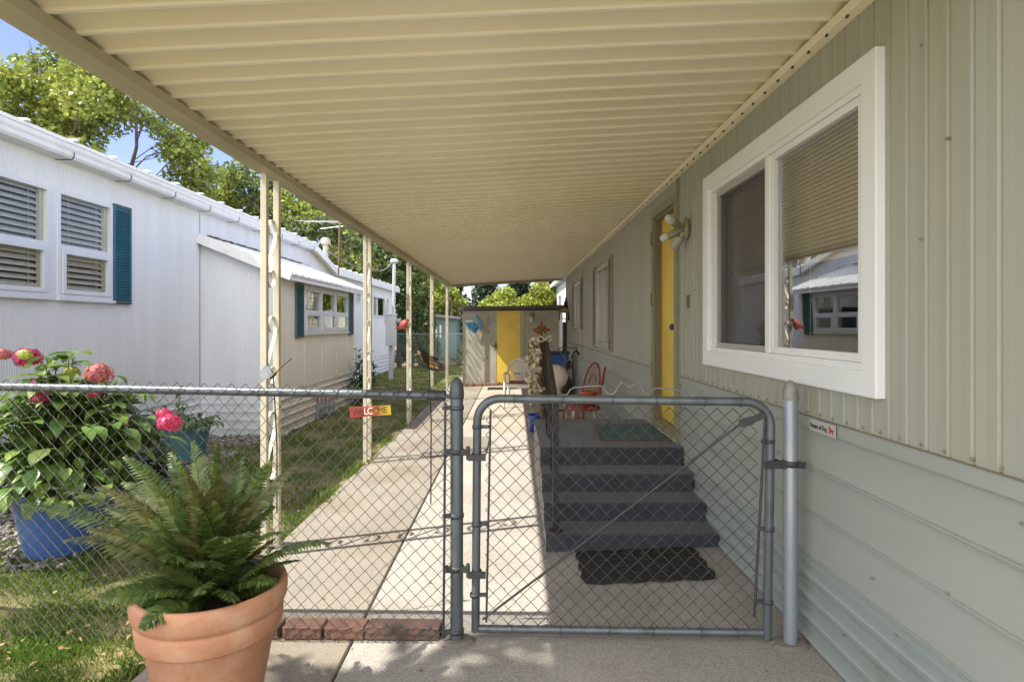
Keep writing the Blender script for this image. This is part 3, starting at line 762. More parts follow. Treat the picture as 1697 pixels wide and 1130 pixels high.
b.add([(-9,15.2,3.25),(GX-.05,15.2,2.93),(GX-.05,23.8,2.93),(-9,23.8,3.25),(-9,15.2,3.29),(GX-.05,15.2,2.97),(GX-.05,23.8,2.97),(-9,23.8,3.29)],[(0,3,2,1),(4,5,6,7),(0,1,5,4),(1,2,6,5),(2,3,7,6),(3,0,4,7)])
y = 15.5
while y < 23.7:
    b.bar((-6.5,y,3.11),(GX-.03,y,2.985), .03, .045, (0,1,0)); y += .62
# sloping end between the two roof levels
b.add([(-9,13.7,3.52),(GX-.05,13.7,3.30),(GX-.05,15.25,2.93),(-9,15.25,3.25),(-9,13.7,3.56),(GX-.05,13.7,3.34),(GX-.05,15.25,2.97),(-9,15.25,3.29)],[(0,3,2,1),(4,5,6,7),(0,1,5,4),(1,2,6,5),(2,3,7,6),(3,0,4,7)])
b.build('roof', m_roofw, lh)
b = MB(); b.bar((GX-.03,13.66,3.215),(GX-.03,15.22,2.84), .13, .06, (1,0,0)); b.box(GX-.08, GX-.02, 15.2, 23.75, 2.76, 2.925); b.build('fascia', m_roofw, lh)
b = MB(); b.bar((LX+.01,13.5,2.86),(LX+.01,15.0,2.55), .03, .04, (1,0,0)); b.build('wall_trim', m_white, lh)
# lean-to extension
def etop(x): return 2.70 + (2.20-2.70)*(x-LX)/(EX-LX)
b = MB()
n_ = 80
for i in range(n_):                          # ribbed end wall, facing the camera
    xa = LX+.0+(EX-LX)*i/n_; xc = LX+(EX-LX)*(i+1)/n_; da = .004*(i % 2); dc = .004*((i+1) % 2)
    b.add([(xa,YE0-da,GZ+.62),(xc,YE0-dc,GZ+.62),(xc,YE0-dc,etop(xc)),(xa,YE0-da,etop(xa))],[(0,1,2,3)])
b.box(EX-.16, EX+.004, YE0-.014, YE0-.008, GZ-.05, 2.18)
eo = b.build('extension_end_wall', m_white, lh)
b = MB()
EW = Wall(EX, 1)
ex = (9.97,12.62,1.34,2.09)
ribwall(b, EX, 1, YE0, YE1, GZ+.66, 2.22, [ex], per=.06, dep=.004, prof=((0,0),(.08,1),(.46,1),(.5,0),(.58,1),(.96,1)))
b.add([(EX,YE1,-.3),(EX,YE1,2.2),(LX,YE1,2.7),(LX,YE1,-.3)],[(0,1,2,3)])
for y in (10.07,10.97,11.84,12.72): EW.box(b, y, y+.012, GZ+.68, 1.31, .001, .0125)
b.build('extension_wall', m_cream, lh)
b = MB()
for y in (10.082,10.982,11.852,12.732): EW.box(b, y, y+.006, GZ+.68, 1.31, .006, .0132)
b.build('panel_joint', m_edge, lh)
b = MB(); skirt(b, EX, 1, YE0, YE1, GZ, GZ+.66)
b.build('extension_skirting', m_cream, lh)
b = MB(); z = GZ
for i in range(5):
    a = GZ+i*.124; b.box(LX+.01, EX-.16, YE0-.016, YE0+.02, a, a+.03)
b.box(LX+.01, EX-.16, YE0-.006, YE0+.02, GZ-.1, GZ+.62); b.box(EX-.10,EX-.08,YE0-.02,YE0-.016,.1,.13)
b.build('extension_end_skirting', m_white, lh)
u = (ex[1]-ex[0])/3
for i in range(3): dh_window(lh, EW, ex[0]+u*i+.012, ex[0]+u*(i+1)-.012, ex[2], ex[3], m_white, m_blind2, nsl=(7 if i == 0 else 0), t=.04)
b = MB()
for i in range(4):
    y = ex[0]+u*i; EW.box(b, y-.012, y+.012, ex[2]-.02, ex[3]+.02, -.02, .022)
EW.box(b, ex[0]-.02, ex[1]+.02, ex[3]+.001, ex[3]+.045, 0, .03); b.build('window_mullion', m_white, lh)
shutter(lh, EW, 9.58, 9.92, 1.29, 2.13, m_teal2, m_edge, 26); shutter(lh, EW, 12.68, 12.98, 1.29, 2.13, m_teal2, m_edge, 26)
b = MB()                                      # lean-to roof: ribbed white sheet and rake fascia
rx0, rx1 = LX, EX+.2
def rz(x): return 2.80 + (2.24-2.80)*(x-LX)/(rx1-LX)
b.add([(rx0,YE0-.1,rz(rx0)),(rx1,YE0-.1,rz(rx1)),(rx1,YE1+.15,rz(rx1)),(rx0,YE1+.15,rz(rx0)),(rx0,YE0-.1,rz(rx0)-.03),(rx1,YE0-.1,rz(rx1)-.03),(rx1,YE1+.15,rz(rx1)-.03),(rx0,YE1+.15,rz(rx0)-.03)],[(0,1,2,3),(7,6,5,4),(0,4,5,1),(1,5,6,2),(2,6,7,3),(3,7,4,0)])
y = YE0+.1
while y < YE1+.1: b.bar((rx0,y,rz(rx0)+.012),(rx1+.015,y,rz(rx1)+.008), .024, .045, (0,1,0)); y += .3
b.build('extension_roof', m_roofw, lh)
b = MB(); b.bar((rx0,YE0-.12,rz(rx0)-.045),(rx1+.02,YE0-.12,rz(rx1)-.045), .14, .025, (0,1,0)); b.box(rx1-.05, rx1-.02, YE0-.1, YE1+.1, rz(rx1)-.10, rz(rx1)-.032); b.build('extension_fascia', m_roofw, lh)
b = MB()
for i in range(26):
    y = YE0+.2+i*.155; b.ball((rx0+.03+.02*math.sin(i*2.1), y, rz(rx0)+.02), .035, n=8, sc=(1.2,2.2,.35))
b.build('roof_flashing', m_edge, lh)
# roof vent pipe
b = MB(); b.tube([(-4.95,15.9,2.9),(-4.95,15.9,3.62)], .07, 12); b.lathe([(.11,0),(.13,.03),(.13,.13),(.08,.18),(.001,.19)], 14, (-4.95,15.9,3.6)); b.build('roof_vent', mat('vent_pipe', (.45,.40,.34), .5, metal=.3), lh)
# TV aerial standing on the eave
an = thing('tv_antenna', 'old TV aerial on a thin rusty mast above the white roof', 'antenna', tuple(P(561,450,15.0)))
m_rust = mat('rusty_pipe', (.20,.11,.07), .7, metal=.2, var=.3, vs=8)
b = MB(); b.tube([P(561,455,15.0), P(563,360,15.0)], .018, 8); b.build('mast', m_rust, an)
b = MB(); c0 = P(563,368,15.0)
boom = Vector((-.95,.25,.06)).normalized()
b.tube([c0-boom*.35, c0+boom*1.0], .013, 6); b.tube([c0+Vector((0,0,-.1))+boom*-.1, c0+boom*.55+Vector((0,0,-.18))], .010, 6)
side = Vector((.45,.88,.1)).normalized()
for k in range(9):
    p = c0 + boom*(-.3+.16*k); L_ = .75-.05*k
    b.tube([p-side*L_, p+side*L_], .006, 5)
    if k % 2 == 0: b.tube([p-side*L_*.5+Vector((0,0,-.06)), p+Vector((-.1,0,.05)), p+side*L_*.5+Vector((0,0,-.06))], .005, 5)
b.build('elements', mat('aerial_aluminium', (.55,.54,.50), .4, metal=.5, var=.1), an)

# utility mast with meter box
um = thing('utility_mast', 'white service mast with a grey meter box at the far corner of the white home', 'utility pole', (-3.75,18.5,-.2))
m_mast = mat('mast_white', (.48,.50,.53), .45, metal=.2, var=.06)
b = MB(); b.tube([(-3.68,18.5,1.2),(-3.66,18.5,3.42)], .05, 10); b.ball((-3.66,18.5,3.44), .11, sc=(1.2,1,.8)); b.build('mast', m_mast, um)
b = MB(); b.box(-3.82,-3.70,18.45,18.57,-.2,.95); b.build('post', m_mast, um, bevel=.005)
b = MB(); b.box(-3.88,-3.58,18.3,18.5,.86,1.80); b.box(-3.90,-3.56,18.28,18.52,1.78,1.83); bo = b.build('meter_box', m_mast, um, bevel=.008)
b = MB(); b.tube([(-3.58,18.4,1.6),(-3.44,18.4,1.6)], .09, 14); sub(b, 'meter', mat('meter_grey', (.25,.26,.27), .3), um, bo)
b = MB(); b.box(-3.93,-3.87,18.4,18.46,1.5,2.3); sub(b, 'conduit', m_mast, um, bo)
b = MB()
A = Vector((-3.75,18.5,3.36)); B_ = Vector((-4.6,14.8,3.32)); pts = []
for i in range(17):
    t = i/16; pts.append(A.lerp(B_, t)+Vector((0,0,-.28*math.sin(PI*min(1,t*1.0))-.12*math.sin(PI*min(1,t*3)) if t < .34 else -.28*math.sin(PI*t))))
b.tube(pts, .016, 6); b.build('service_cable', mat('cable_grey', (.22,.21,.20), .6), um)

# ================================================================== SHED
SY = 15.6
sh = thing('garden_shed', 'low sage garden shed with a yellow door at the end of the path', 'shed', (-.1, SY, -.05))
m_shed = mat('shed_panel_paint', (.43,.42,.34), .65, var=.07, vs=3, col2=(.35,.33,.27), c2s=2)
sx0, sx1 = -1.34, 1.17
dX0, dX1 = -.44, .185; dZ0, dZ1 = .0, 1.85
b = MB()
b.box(sx0, dX0-.002, SY, SY+.04, -.13, 1.86); b.box(dX1+.002, sx1, SY, SY+.04, -.1, 1.86); b.box(dX0-.002, dX1+.002, SY, SY+.04, dZ1, 1.86)
b.box(sx0, sx0+.04, SY+.041, SY+2.4, -.13, 1.84); b.box(sx1-.04, sx1, SY+.041, SY+2.4, -.1, 1.84); b.box(sx0+.041, sx1-.041, SY+2.36, SY+2.4, -.1, 1.84)
b.box(dX0-.10, dX0-.004, SY-.016, SY, -.06, 1.86); b.box(dX1+.004, dX1+.10, SY-.016, SY, -.06, 1.86); b.box(dX1+.20, dX1+.215, SY-.01, SY, -.04, 1.86)
shedmb = b
b = MB(); b.add([(sx0-.14,SY-.07,1.87),(sx1+.14,SY-.07,1.90),(sx1+.14,SY+2.6,1.86),(sx0-.14,SY+2.6,1.84),(sx0-.14,SY-.07,1.96),(sx1+.14,SY-.07,1.99),(sx1+.14,SY+2.6,1.95),(sx0-.14,SY+2.6,1.93)],[(0,3,2,1),(4,5,6,7),(0,1,5,4),(1,2,6,5),(2,3,7,6),(3,0,4,7)])
for sx in (sx0-.005, sx1+.005):
    sg = -1 if sx < 0 else 1
    b.prism([(sx, SY-.06, 1.86),(sx, SY-.01, 1.60),(sx, SY-.01, 1.86)], (sg*.03,0,0))
b.build('roof', mat('shed_roof_brown', (.115,.095,.09), .75, var=.15, vs=5), sh)
b = MB(); b.box(dX0, dX1, SY-.012, SY+.025, dZ0, dZ1-.002); dd_ = b.build('door', m_yel, sh, bevel=.003)
b = MB(); b.box(dX0-.08, dX0+.02, SY-.03, SY-.013, .93, .955); b.box(dX0-.03, dX0+.0, SY-.035, SY-.013, .86, 1.03); sub(b, 'latch', m_fit, sh, dd_)
m_hy = mat('hinge_yellow', (.5,.36,.08), .5)
for z in (.35,1.55):
    b = MB(); b.box(dX1-.12, dX1+.04, SY-.022, SY-.013, z, z+.018); sub(b, 'hinge', m_hy, sh, dd_)
b = MB(); b.box(.43,.53,SY-.03,SY-.0,1.72,1.80); b.tube([(.48,SY-.07,1.78),(.48,SY-.07,1.70),(.48,SY-.07,1.62)], [.05,.035,.045], 12); so_ = b.build('wall_lamp', m_olive, sh)
b = MB(); b.tube([(.48,SY-.07,1.70),(.48,SY-.07,1.66),(.48,SY-.07,1.58),(.48,SY-.07,1.565)], [.03,.07,.055,.01], 12); sub(b, 'lamp_glass', mat('lamp_jar', (.6,.58,.52), .15, coat=.5), sh, so_)
b = MB()
b = shedmb
for (x, z) in ((-.66,1.71),(-.665,1.62),(-.665,1.50),(-.68,.62),(-.66,1.30)): b.box(x-.015, x+.02, SY-.02, SY, z-.015, z+.015, 1)
shedmb.build('wall', [m_shed, m_fit], sh)
sh.rotation_euler = (0, 0, R(-7))
# brick threshold
m_brick = mat('red_brick', (.20,.105,.075), .85, var=.3, vs=7, col2=(.12,.07,.06), c2s=9, c2lo=.5, c2hi=.7, bump=.6, bs=60, speck=(240,(.16,.07,.05),(.42,.24,.18),.25))
m_brickd = mat('weathered_brick', (.14,.08,.065), .9, var=.3, vs=6, col2=(.10,.075,.065), c2s=7, c2lo=.45, c2hi=.65, bump=.7, bs=60)
def brick(x, y, z, label, group, rz=0., m=None, L_=.2):
    q_ = MB(); q_.box(-L_/2, L_/2, -.05, .05, 0, .062)
    # a worn face: small frog-less chips on the edges through a bevel
    o = q_.build('brick', m or m_brick, bevel=.006); o.location = (x, y, z); o.rotation_euler = (0, math.atan(.04)*-1, rz); tag(o, label, 'brick', group); return o
xs_ = [(-.93,'left end'),]
for i in range(9):
    x = -1.12+.22*i
    o = brick(x, SY-.15-(x+.1)*.123, gz(x)+.004, 'reddish brick lying flat along the base of the garden shed', 'bricks along the shed base', -.12+.02*((i*7) % 5-2))
GB = 'bricks edging the foot of the wire fence'
for px, lab, m_, rz in ((697,'weathered brick beside the fence end post',m_brickd,-.09),(639,'brick second from the fence end post, in shade',m_brickd,-.11),(572,'dark brick in the middle of the fence edging row',m_brick,-.095),(502,'pale sunlit brick nearest the terracotta pot in the fence edging',m_brick,-.10),(430,'brick mostly hidden behind the terracotta pot',m_brick,-.08)):
    p = FP(px, 1050); brick(p.x, p.y+.045, gz(p.x)+.003, lab, GB, rz, m_)

# ================================================================== WIRE FENCE AND GATE
def wire_mesh(mb, A, B, zb, zt, r=.0023, w_=.036, inner=None):
    """woven diamond mesh between plan points A and B; zb(t), zt(t) heights"""
    A, B = Vector((A[0],A[1],0)), Vector((B[0],B[1],0)); L_ = (B-A).length; d = (B-A)/L_; nrm = Vector((d.y,-d.x,0))
    n_ = int(L_/w_)
    for i in range(n_):
        for seg in range(1):
            t = (i+.5)/n_; top = zt(t); bot = zb(t)
            k0 = int(math.ceil((top-bot)/w_)); pts = []
            for k in range(k0+1):
                odd = (k+i) % 2
                s_ = (i+odd)*w_ + (random.random()-.5)*.003
                zz = top-k*w_ + (random.random()-.5)*.002
                if zz < bot-.02: break
                p = A + d*s_ + nrm*(.0022 if odd else -.0022)
                pts.append((p.x, p.y, zz))
            if inner: pts = [p for p in pts if inner(p)]
            if len(pts) > 1: mb.tube(pts, r, 4, cap=False)
fn = thing('chain_link_fence', 'waist high chain link fence with a steel top rail behind the potted fern', 'fence', (-1.5, 3.0, -.1))
xl_, xr_ = -4.2, -.30
b = MB(); a = Vector((xl_, fy(xl_), 1.155)); c = FP(738, 655.5); c.z -= .0
b.tube([a, c], .0215, 14); b.build('top_rail', m_galv, fn)
b = MB(); d_ = (c-a).normalized(); b.tube([c-d_*.085, c-d_*.0], .027, 14); e = FP(748,657); b.bar(c, e, .03, .012, mi=0); b.tube([e+Vector((0,-.02,0)), e+Vector((0,.02,0))], .012, 8); b.build('rail_end_cup', m_galvd, fn)
b = MB()
wire_mesh(b, (xl_, fy(xl_)-.026), (xr_+.015, fy(xr_)-.026), lambda t: (-.10 if t > .55 else -.14), lambda t: 1.197-.034*t)
b.build('wire_mesh', m_wire, fn)
b = MB(); b.tube([FP(738,668,-.026), FP(735,1057,-.026)], .0065, 6); b.build('tension_bar', m_fit, fn)
for px, py in ((430,0),(300,0),(560,0),(180,0),(660,0),(60,0)):
    b = MB(); p = FP(px, 600); pz = 1.155+(1.12-1.155)*((p.x-xl_)/(xr_-xl_))
    ring = [(p.x+.006*math.sin(k*.5), p.y-.003+.0255*math.cos(2*PI*k/12), pz+.0255*math.sin(2*PI*k/12)) for k in range(13)]
    b.tube(ring, .0018, 5); b.build('tie_wire', m_wire, fn)
# end post of the fence (hinge post)
def postcap(mb, x, y, z, r): mb.lathe([(r*1.12,-.035),(r*1.14,-.012),(r*1.10,-.006),(r*1.08,.0),(r*.98,.02),(r*.72,.042),(r*.35,.053),(.001,.056)], 18, (x,y,z))
def strap(mb, x, y, z, r, h, to=None):
    mb.lathe([(r+.001,-h/2),(r+.004,-h/2),(r+.004,h/2),(r+.001,h/2)], 16, (x,y,z))
    if to is not None: mb.bar((x,y,z), to, .012, h)
p0 = FP(757,1062); PX, PY = p0.x, p0.y; PB = gz(PX)
b = MB(); b.tube([(PX,PY,PB-.02),(PX,PY,1.15)], .031, 18); b.build('end_post', m_galv, fn)
b = MB(); postcap(b, PX, PY, 1.155, .031); b.build('post_cap', m_galvd, fn)
for py in (657, 676, 855, 1047):
    b = MB(); q_ = FP(737, py, -.02); strap(b, PX, PY, q_.z, .031, .02, (q_.x, q_.y, q_.z)); b.tube([(q_.x-.012,q_.y,q_.z),(q_.x+.004,q_.y,q_.z)], .009, 6); b.build('brace_band', m_galvd, fn)
def footing(name, x, y, r):
    q_ = MB(); n_ = 18; vs = []
    rnd = random.Random(int(x*100))
    top = [(x+r*(1+.25*(rnd.random()-.5))*math.cos(2*PI*k/n_)*1.25, y+r*(1+.25*(rnd.random()-.5))*math.sin(2*PI*k/n_)) for k in range(n_)]
    vs = [(a, c_, gz(a)+.001) for a, c_ in top] + [(x+(a-x)*.75, y+(c_-y)*.75, gz(a)+.016) for a, c_ in top]
    q_.add(vs, [(k,(k+1)%n_,n_+(k+1)%n_,n_+k) for k in range(n_)]+[tuple(range(n_,2*n_))])
    return q_
footing('f', PX, PY, .07).build('concrete_footing', m_patch, fn)
# latch post by the home wall
p1 = FP(1310,1068); QX, QY = p1.x, p1.y
lp = thing('fence_post', 'galvanised steel post with a domed cap standing against the lap siding', 'post', (QX,QY,gz(QX)))
m_galvb = mat('bluish_galvanised_pipe', (.36,.41,.47), .38, metal=.5, var=.1, vs=14, stretch=(1,1,.15), col2=(.50,.52,.52), c2s=10, c2lo=.55, c2hi=.7)
b = MB(); b.tube([(QX,QY,gz(QX)-.02),(QX,QY,1.15)], .031, 20); b.build('pipe', m_galvb, lp)
b = MB(); postcap(b, QX, QY, 1.155, .031); b.build('post_cap', mat('zinc_cap', (.28,.28,.27), .6, metal=.4, var=.2, vs=25), lp)
b = MB(); q_ = FP(1320,768); strap(b, QX, QY, q_.z, .031, .028); b.bar((QX-.05,QY-.012,q_.z),(QX+.062,QY-.012,q_.z-.006), .014, .028); b.tube([(QX+.052,QY-.03,q_.z-.006),(QX+.052,QY+.02,q_.z-.006)], .009, 8)
b.tube([(QX-.055,QY-.03,q_.z+.01),(QX-.055,QY+.03,q_.z+.01)], .007, 6); b.build('latch_strap', m_fit, lp)
footing('f', QX, QY, .075).build('concrete_footing', m_patch, lp)
# gate
gt = thing('chain_link_gate', 'closed steel pipe garden gate with chain link infill in front of the steps', 'gate', (.5, 2.85, .0))
def arc(c, r, a0, a1, n_=9): return [(c[0]+r*math.cos(a0+(a1-a0)*i/(n_-1)), c[1]+r*math.sin(a0+(a1-a0)*i/(n_-1))) for i in range(n_)]
tl = FP(791,660); tr = FP(1277,666); blc = FP(788,1041); brc = FP(1271,1048)
gx0, gx1 = tl.x, tr.x; ztl, ztr = tl.z, tr.z; rad = .11
path = [(blc.x, blc.z-.012)] + arc((gx0+rad, ztl-rad), rad, PI, PI/2) + arc((gx1-rad, ztr-rad), rad, PI/2, 0) + [(brc.x, brc.z-.025)]
b = MB(); b.tube([(x, fy(x), z) for x, z in path], .0205, 14); b.tube([(blc.x+.018, fy(blc.x), blc.z), (brc.x-.018, fy(brc.x), brc.z)], .0185, 14)
b.build('frame', m_galv, gt)
b = MB()
A2 = FP(805,700,-.012); B2 = FP(1262,700,-.012)
wire_mesh(b, (A2.x, A2.y), (B2.x+.012, B2.y), lambda t: blc.z+.012+(brc.z-blc.z)*t, lambda t: ztl-.03+(ztr-ztl)*t)
b.build('wire_mesh', m_wire, gt)
b = MB(); b.tube([FP(813,680,-.012), FP(806,1030,-.012)], .006, 6); b.build('tension_bar', m_fit, gt)
b = MB(); b.tube([FP(1268,690,-.012), FP(1250,1022,-.012)], .006, 6); b.build('tension_bar', m_fit, gt)
b = MB(); s0, s1 = FP(800,1026,-.026), FP(1226,703,-.026); b.tube([s0, s1], .0055, 6); b.build('brace_rod', m_fit, gt)
b = MB(); t0_, t1_ = FP(1226,703,-.026), FP(1268,686,-.024); b.bar(t0_, (t0_+t1_)/2+Vector((0,0,-.004)), .012, .036); b.bar((t0_+t1_)/2+Vector((0,0,-.004)), t1_, .010, .028); b.build('turnbuckle', m_fit, gt)
for px, py, tx in ((791,707,810),(790,868,808),(787,985,806),(1275,731,1262),(1274,876,1256),(1272,996,1252)):
    b = MB(); g_ = FP(px, py); t_ = FP(tx, py, -.012); strap(b, g_.x, g_.y, g_.z, .0205, .016, tuple(t_)); b.build('tension_band', m_galvd, gt)
for py in (748, 941):
    b = MB(); g_ = FP(790, py+8); h_ = FP(772, py); strap(b, g_.x, g_.y, g_.z, .0205, .03); b.bar(g_+Vector((-.04,-.024,0)), g_+Vector((.045,-.024,0)), .016, .03)
    strap(b, PX, PY, h_.z, .031, .024); b.bar((PX-.055,PY-.02,h_.z),(PX+.065,PY-.02,h_.z), .016, .028); b.tube([h_+Vector((.012,-.022,-.035)), h_+Vector((.012,-.022,.03))], .009, 8); b.tube([(PX-.05,PY-.04,h_.z),(PX-.05,PY+.01,h_.z)], .010, 8)
    b.build('hinge', m_fit, gt)
b = MB(); k_ = FP(1280,768); strap(b, k_.x, k_.y, k_.z, .0205, .034); b.bar(k_+Vector((-.045,-.024,0)), k_+Vector((.055,-.024,0)), .010, .036); b.bar(k_+Vector((.03,-.02,.012)), k_+Vector((.085,-.02,.008)), .012, .016)
for dx in (-.03,.035): b.tube([k_+Vector((dx,-.036,0)), k_+Vector((dx,-.01,0))], .008, 6)
b.build('latch', m_fit, gt)
for t in (.13,.3,.47,.62,.78,.9):
    b = MB(); x = gx0+(gx1-gx0)*t; z = ztl+(ztr-ztl)*t
    b.tube([(x+.004*k*0, fy(x)-.004+.0245*math.cos(2*PI*k/12), z+.0245*math.sin(2*PI*k/12)) for k in range(13)], .0017, 5)
    b.build('tie_wire', m_wire, gt); b = MB()
    x = blc.x+(brc.x-blc.x)*t; z = blc.z+(brc.z-blc.z)*t
    b.tube([(x, fy(x)-.004+.0225*math.cos(2*PI*k/12), z+.0225*math.sin(2*PI*k/12)) for k in range(13)], .0017, 5); b.build('tie_wire', m_wire, gt)
# bent wire ornament on the top bar of the gate
pts = [(930,654),(939.6,654),(945,646),(951.5,642),(977,640),(996,639),(1006,651),(1013,654),(1018,651),(1030,632.5),(1043,642),(1057,633.5),(1069,653),(1075,654.5),(1081,647),(1087,643.5),(1100,643),(1118,645),(1140,652),(1147,657),(1155,654),(1164,648)]
b = MB(); b.tube([FP(x, y, -.004 if i % 3 else .006) for i, (x, y) in enumerate(pts)], .0038, 6)
tag(b.build('bent_wire', mat('white_wire', (.24,.235,.22), .4, metal=.3), None), 'wavy bent white wire lying along the top bar of the gate', 'wire')

# ================================================================== SIGNS
def text_mesh(body, size, m4, mt, name, extrude=.001, parent=None, font_stretch=1.0):
    cu = bpy.data.curves.new(name, 'FONT'); cu.body = body; cu.size = size; cu.extrude = extrude; cu.align_x = 'CENTER'; cu.align_y = 'CENTER'
    o = bpy.data.objects.new(name, cu); COL.objects.link(o)
    bpy.context.view_layer.update()
    dg = bpy.context.evaluated_depsgraph_get(); me = bpy.data.meshes.new_from_object(o.evaluated_get(dg))
    bpy.data.objects.remove(o); bpy.data.curves.remove(cu)
    me.transform(Matrix.Diagonal((font_stretch,1,1,1))); me.transform(m4)
    if parent is not None: me.transform(Matrix.Translation(-Vector(parent['_loc'])))
    me.materials.clear(); me.materials.append(mt)
    return link(name, me, parent)
def frame_m(o, xa, ya):
    xa = Vector(xa).normalized(); ya = Vector(ya); ya = (ya - xa*ya.dot(xa)).normalized(); na = xa.cross(ya)
    return Matrix(((xa.x,ya.x,na.x,o[0]),(xa.y,ya.y,na.y,o[1]),(xa.z,ya.z,na.z,o[2]),(0,0,0,1)))
ws = thing('welcome_sign', 'small red to yellow WELCOME sign wired to the chain link fence', 'sign', tuple(FP(614,681,-.034)))
a, c = FP(580,683.5,-.034), FP(648,679,-.034); M4 = frame_m((a+c)/2, c-a, (0,0,1)); L_ = (c-a).length
m_sign = bpy.data.materials.new('painted_sign'); m_sign.use_nodes = True
t = m_sign.node_tree; tc = t.nodes.new('ShaderNodeTexCoord'); sp = t.nodes.new('ShaderNodeSeparateXYZ'); cr = t.nodes.new('ShaderNodeValToRGB'); mr = t.nodes.new('ShaderNodeMapRange'); nz = t.nodes.new('ShaderNodeTexNoise'); ad = t.nodes.new('ShaderNodeMath'); ad.operation = 'MULTIPLY_ADD'
nz.inputs['Scale'].default_value = 40; mr.inputs[1].default_value = -L_/2; mr.inputs[2].default_value = L_/2
t.links.new(tc.outputs['Object'], sp.inputs[0]); t.links.new(tc.outputs['Object'], nz.inputs['Vector']); t.links.new(sp.outputs[0], mr.inputs[0])
ad.inputs[1].default_value = .25; t.links.new(nz.outputs[0], ad.inputs[0]); t.links.new(mr.outputs[0], ad.inputs[2])
e_ = cr.color_ramp.elements; e_[0].position = .45; e_[0].color = (.30,.035,.02,1); e_[1].position = 1.05 if False else 1.0; e_[1].color = (.75,.52,.05,1)
x_ = cr.color_ramp.elements.new(.80); x_.color = (.42,.12,.02,1)
t.links.new(ad.outputs[0], cr.inputs[0]); t.links.new(cr.outputs[0], t.nodes['Principled BSDF'].inputs['Base Color']); t.nodes['Principled BSDF'].inputs['Roughness'].default_value = .5
b = MB(); h_ = .026
q4 = [(-L_/2,-h_),(L_/2,-h_*.9),(L_/2,h_*.9),(-L_/2,h_)]
b.prism([M4 @ Vector((x,y,0)) for x, y in q4], (M4.to_3x3() @ Vector((0,0,.003)))); b.build('plate', m_sign, ws, bevel=.002)
m_ltr = mat('sign_letter_dark', (.12,.035,.02), .6, var=.3, vs=60); m_ltw = mat('sign_letter_white', (.80,.76,.68), .5, var=.05); m_lty = mat('sign_letter_olive', (.16,.12,.02), .6, var=.2, vs=60)
xp = -L_/2+.026
for ch, wd, mt in (('W',.036,m_ltr),('E',.024,m_ltr),('L',.022,m_ltw),('C',.026,m_ltw),('O',.028,m_ltr),('M',.032,m_lty),('E',.022,m_lty)):
    T = M4 @ Matrix.Translation((xp+wd/2-.012, 0, .004)); xp += wd-.002
    text_mesh(ch, .046, T, mt, 'letter', .0008, ws, .95)
bs_ = thing('warning_sign', 'small white Beware of Dog sign with a red dog on the lap siding', 'sign', (WX-.02, 2.65, 1.01))
y0_, y1_ = 2.545, 2.765
M5 = frame_m((WX-.020, (y0_+y1_)/2, 1.012), (0,-1,0), (0,0,1))
b = MB(); b.prism([M5 @ Vector((x,y,0)) for x, y in ((-.11,-.027),(.11,-.027),(.11,.027),(-.11,.027))], (-.003,0,0)); b.build('plate', mat('sign_white', (.50,.485,.455), .3, var=.06, vs=30), bs_)
text_mesh('Beware of Dog', .030, M5 @ Matrix.Translation((-.030,-.002,.004)), mat('sign_black', (.03,.03,.03), .5), 'lettering', .0006, bs_, .78)
dog = [(-.022,-.004),(-.02,-.016),(-.016,-.016),(-.015,-.007),(.004,-.006),(.006,-.016),(.011,-.016),(.011,-.004),(.018,.004),(.012,.003),(.006,.006),(-.008,.006),(-.013,.014),(-.017,.018),(-.019,.014),(-.026,.010),(-.025,.006),(-.018,.006)]
b = MB(); b.prism([M5 @ Vector((x+.082,y,.0035)) for x, y in dog], (-.0012,0,0)); b.build('dog_silhouette', mat('sign_red', (.42,.05,.04), .5), bs_)
# ================================================================== POTS AND PLANTS
m_frond = mat('fern_green', (.115,.175,.045), .34, var=.25, vs=6, island=.35, transl=.30, col2=(.19,.19,.05), c2s=3, c2lo=.56, c2hi=.74)
m_frondd = mat('fern_brown', (.13,.135,.04), .5, var=.2, vs=8, island=.3, transl=.2)
pot = thing('terracotta_pot', 'large terracotta flower pot with a rolled rim holding a fern', 'plant pot', (-1.15, 2.3, gz(-1.15)))
pz = gz(-1.15)
b = MB()
prof = [(.001,0),(.150,0),(.158,.006),(.176,.13),(.181,.137),(.177,.143),(.183,.152),(.179,.158),(.184,.168),(.226,.40),(.230,.405),(.245,.410),(.252,.420),(.257,.474),(.255,.481),(.250,.487),(.253,.492),(.261,.500),(.269,.517),(.272,.548),(.271,.570),(.267,.582),(.256,.586),(.246,.581),(.238,.565),(.230,.53),(.22,.44)]
b.lathe(prof, 72, (-1.15,2.3,pz+.002)); b.build('pot_body', m_terra, pot)
b = MB(); b.lathe([(.226,.50),(.12,.515),(.001,.53)], 32, (-1.15,2.3,pz)); b.build('soil', m_soil, pot)
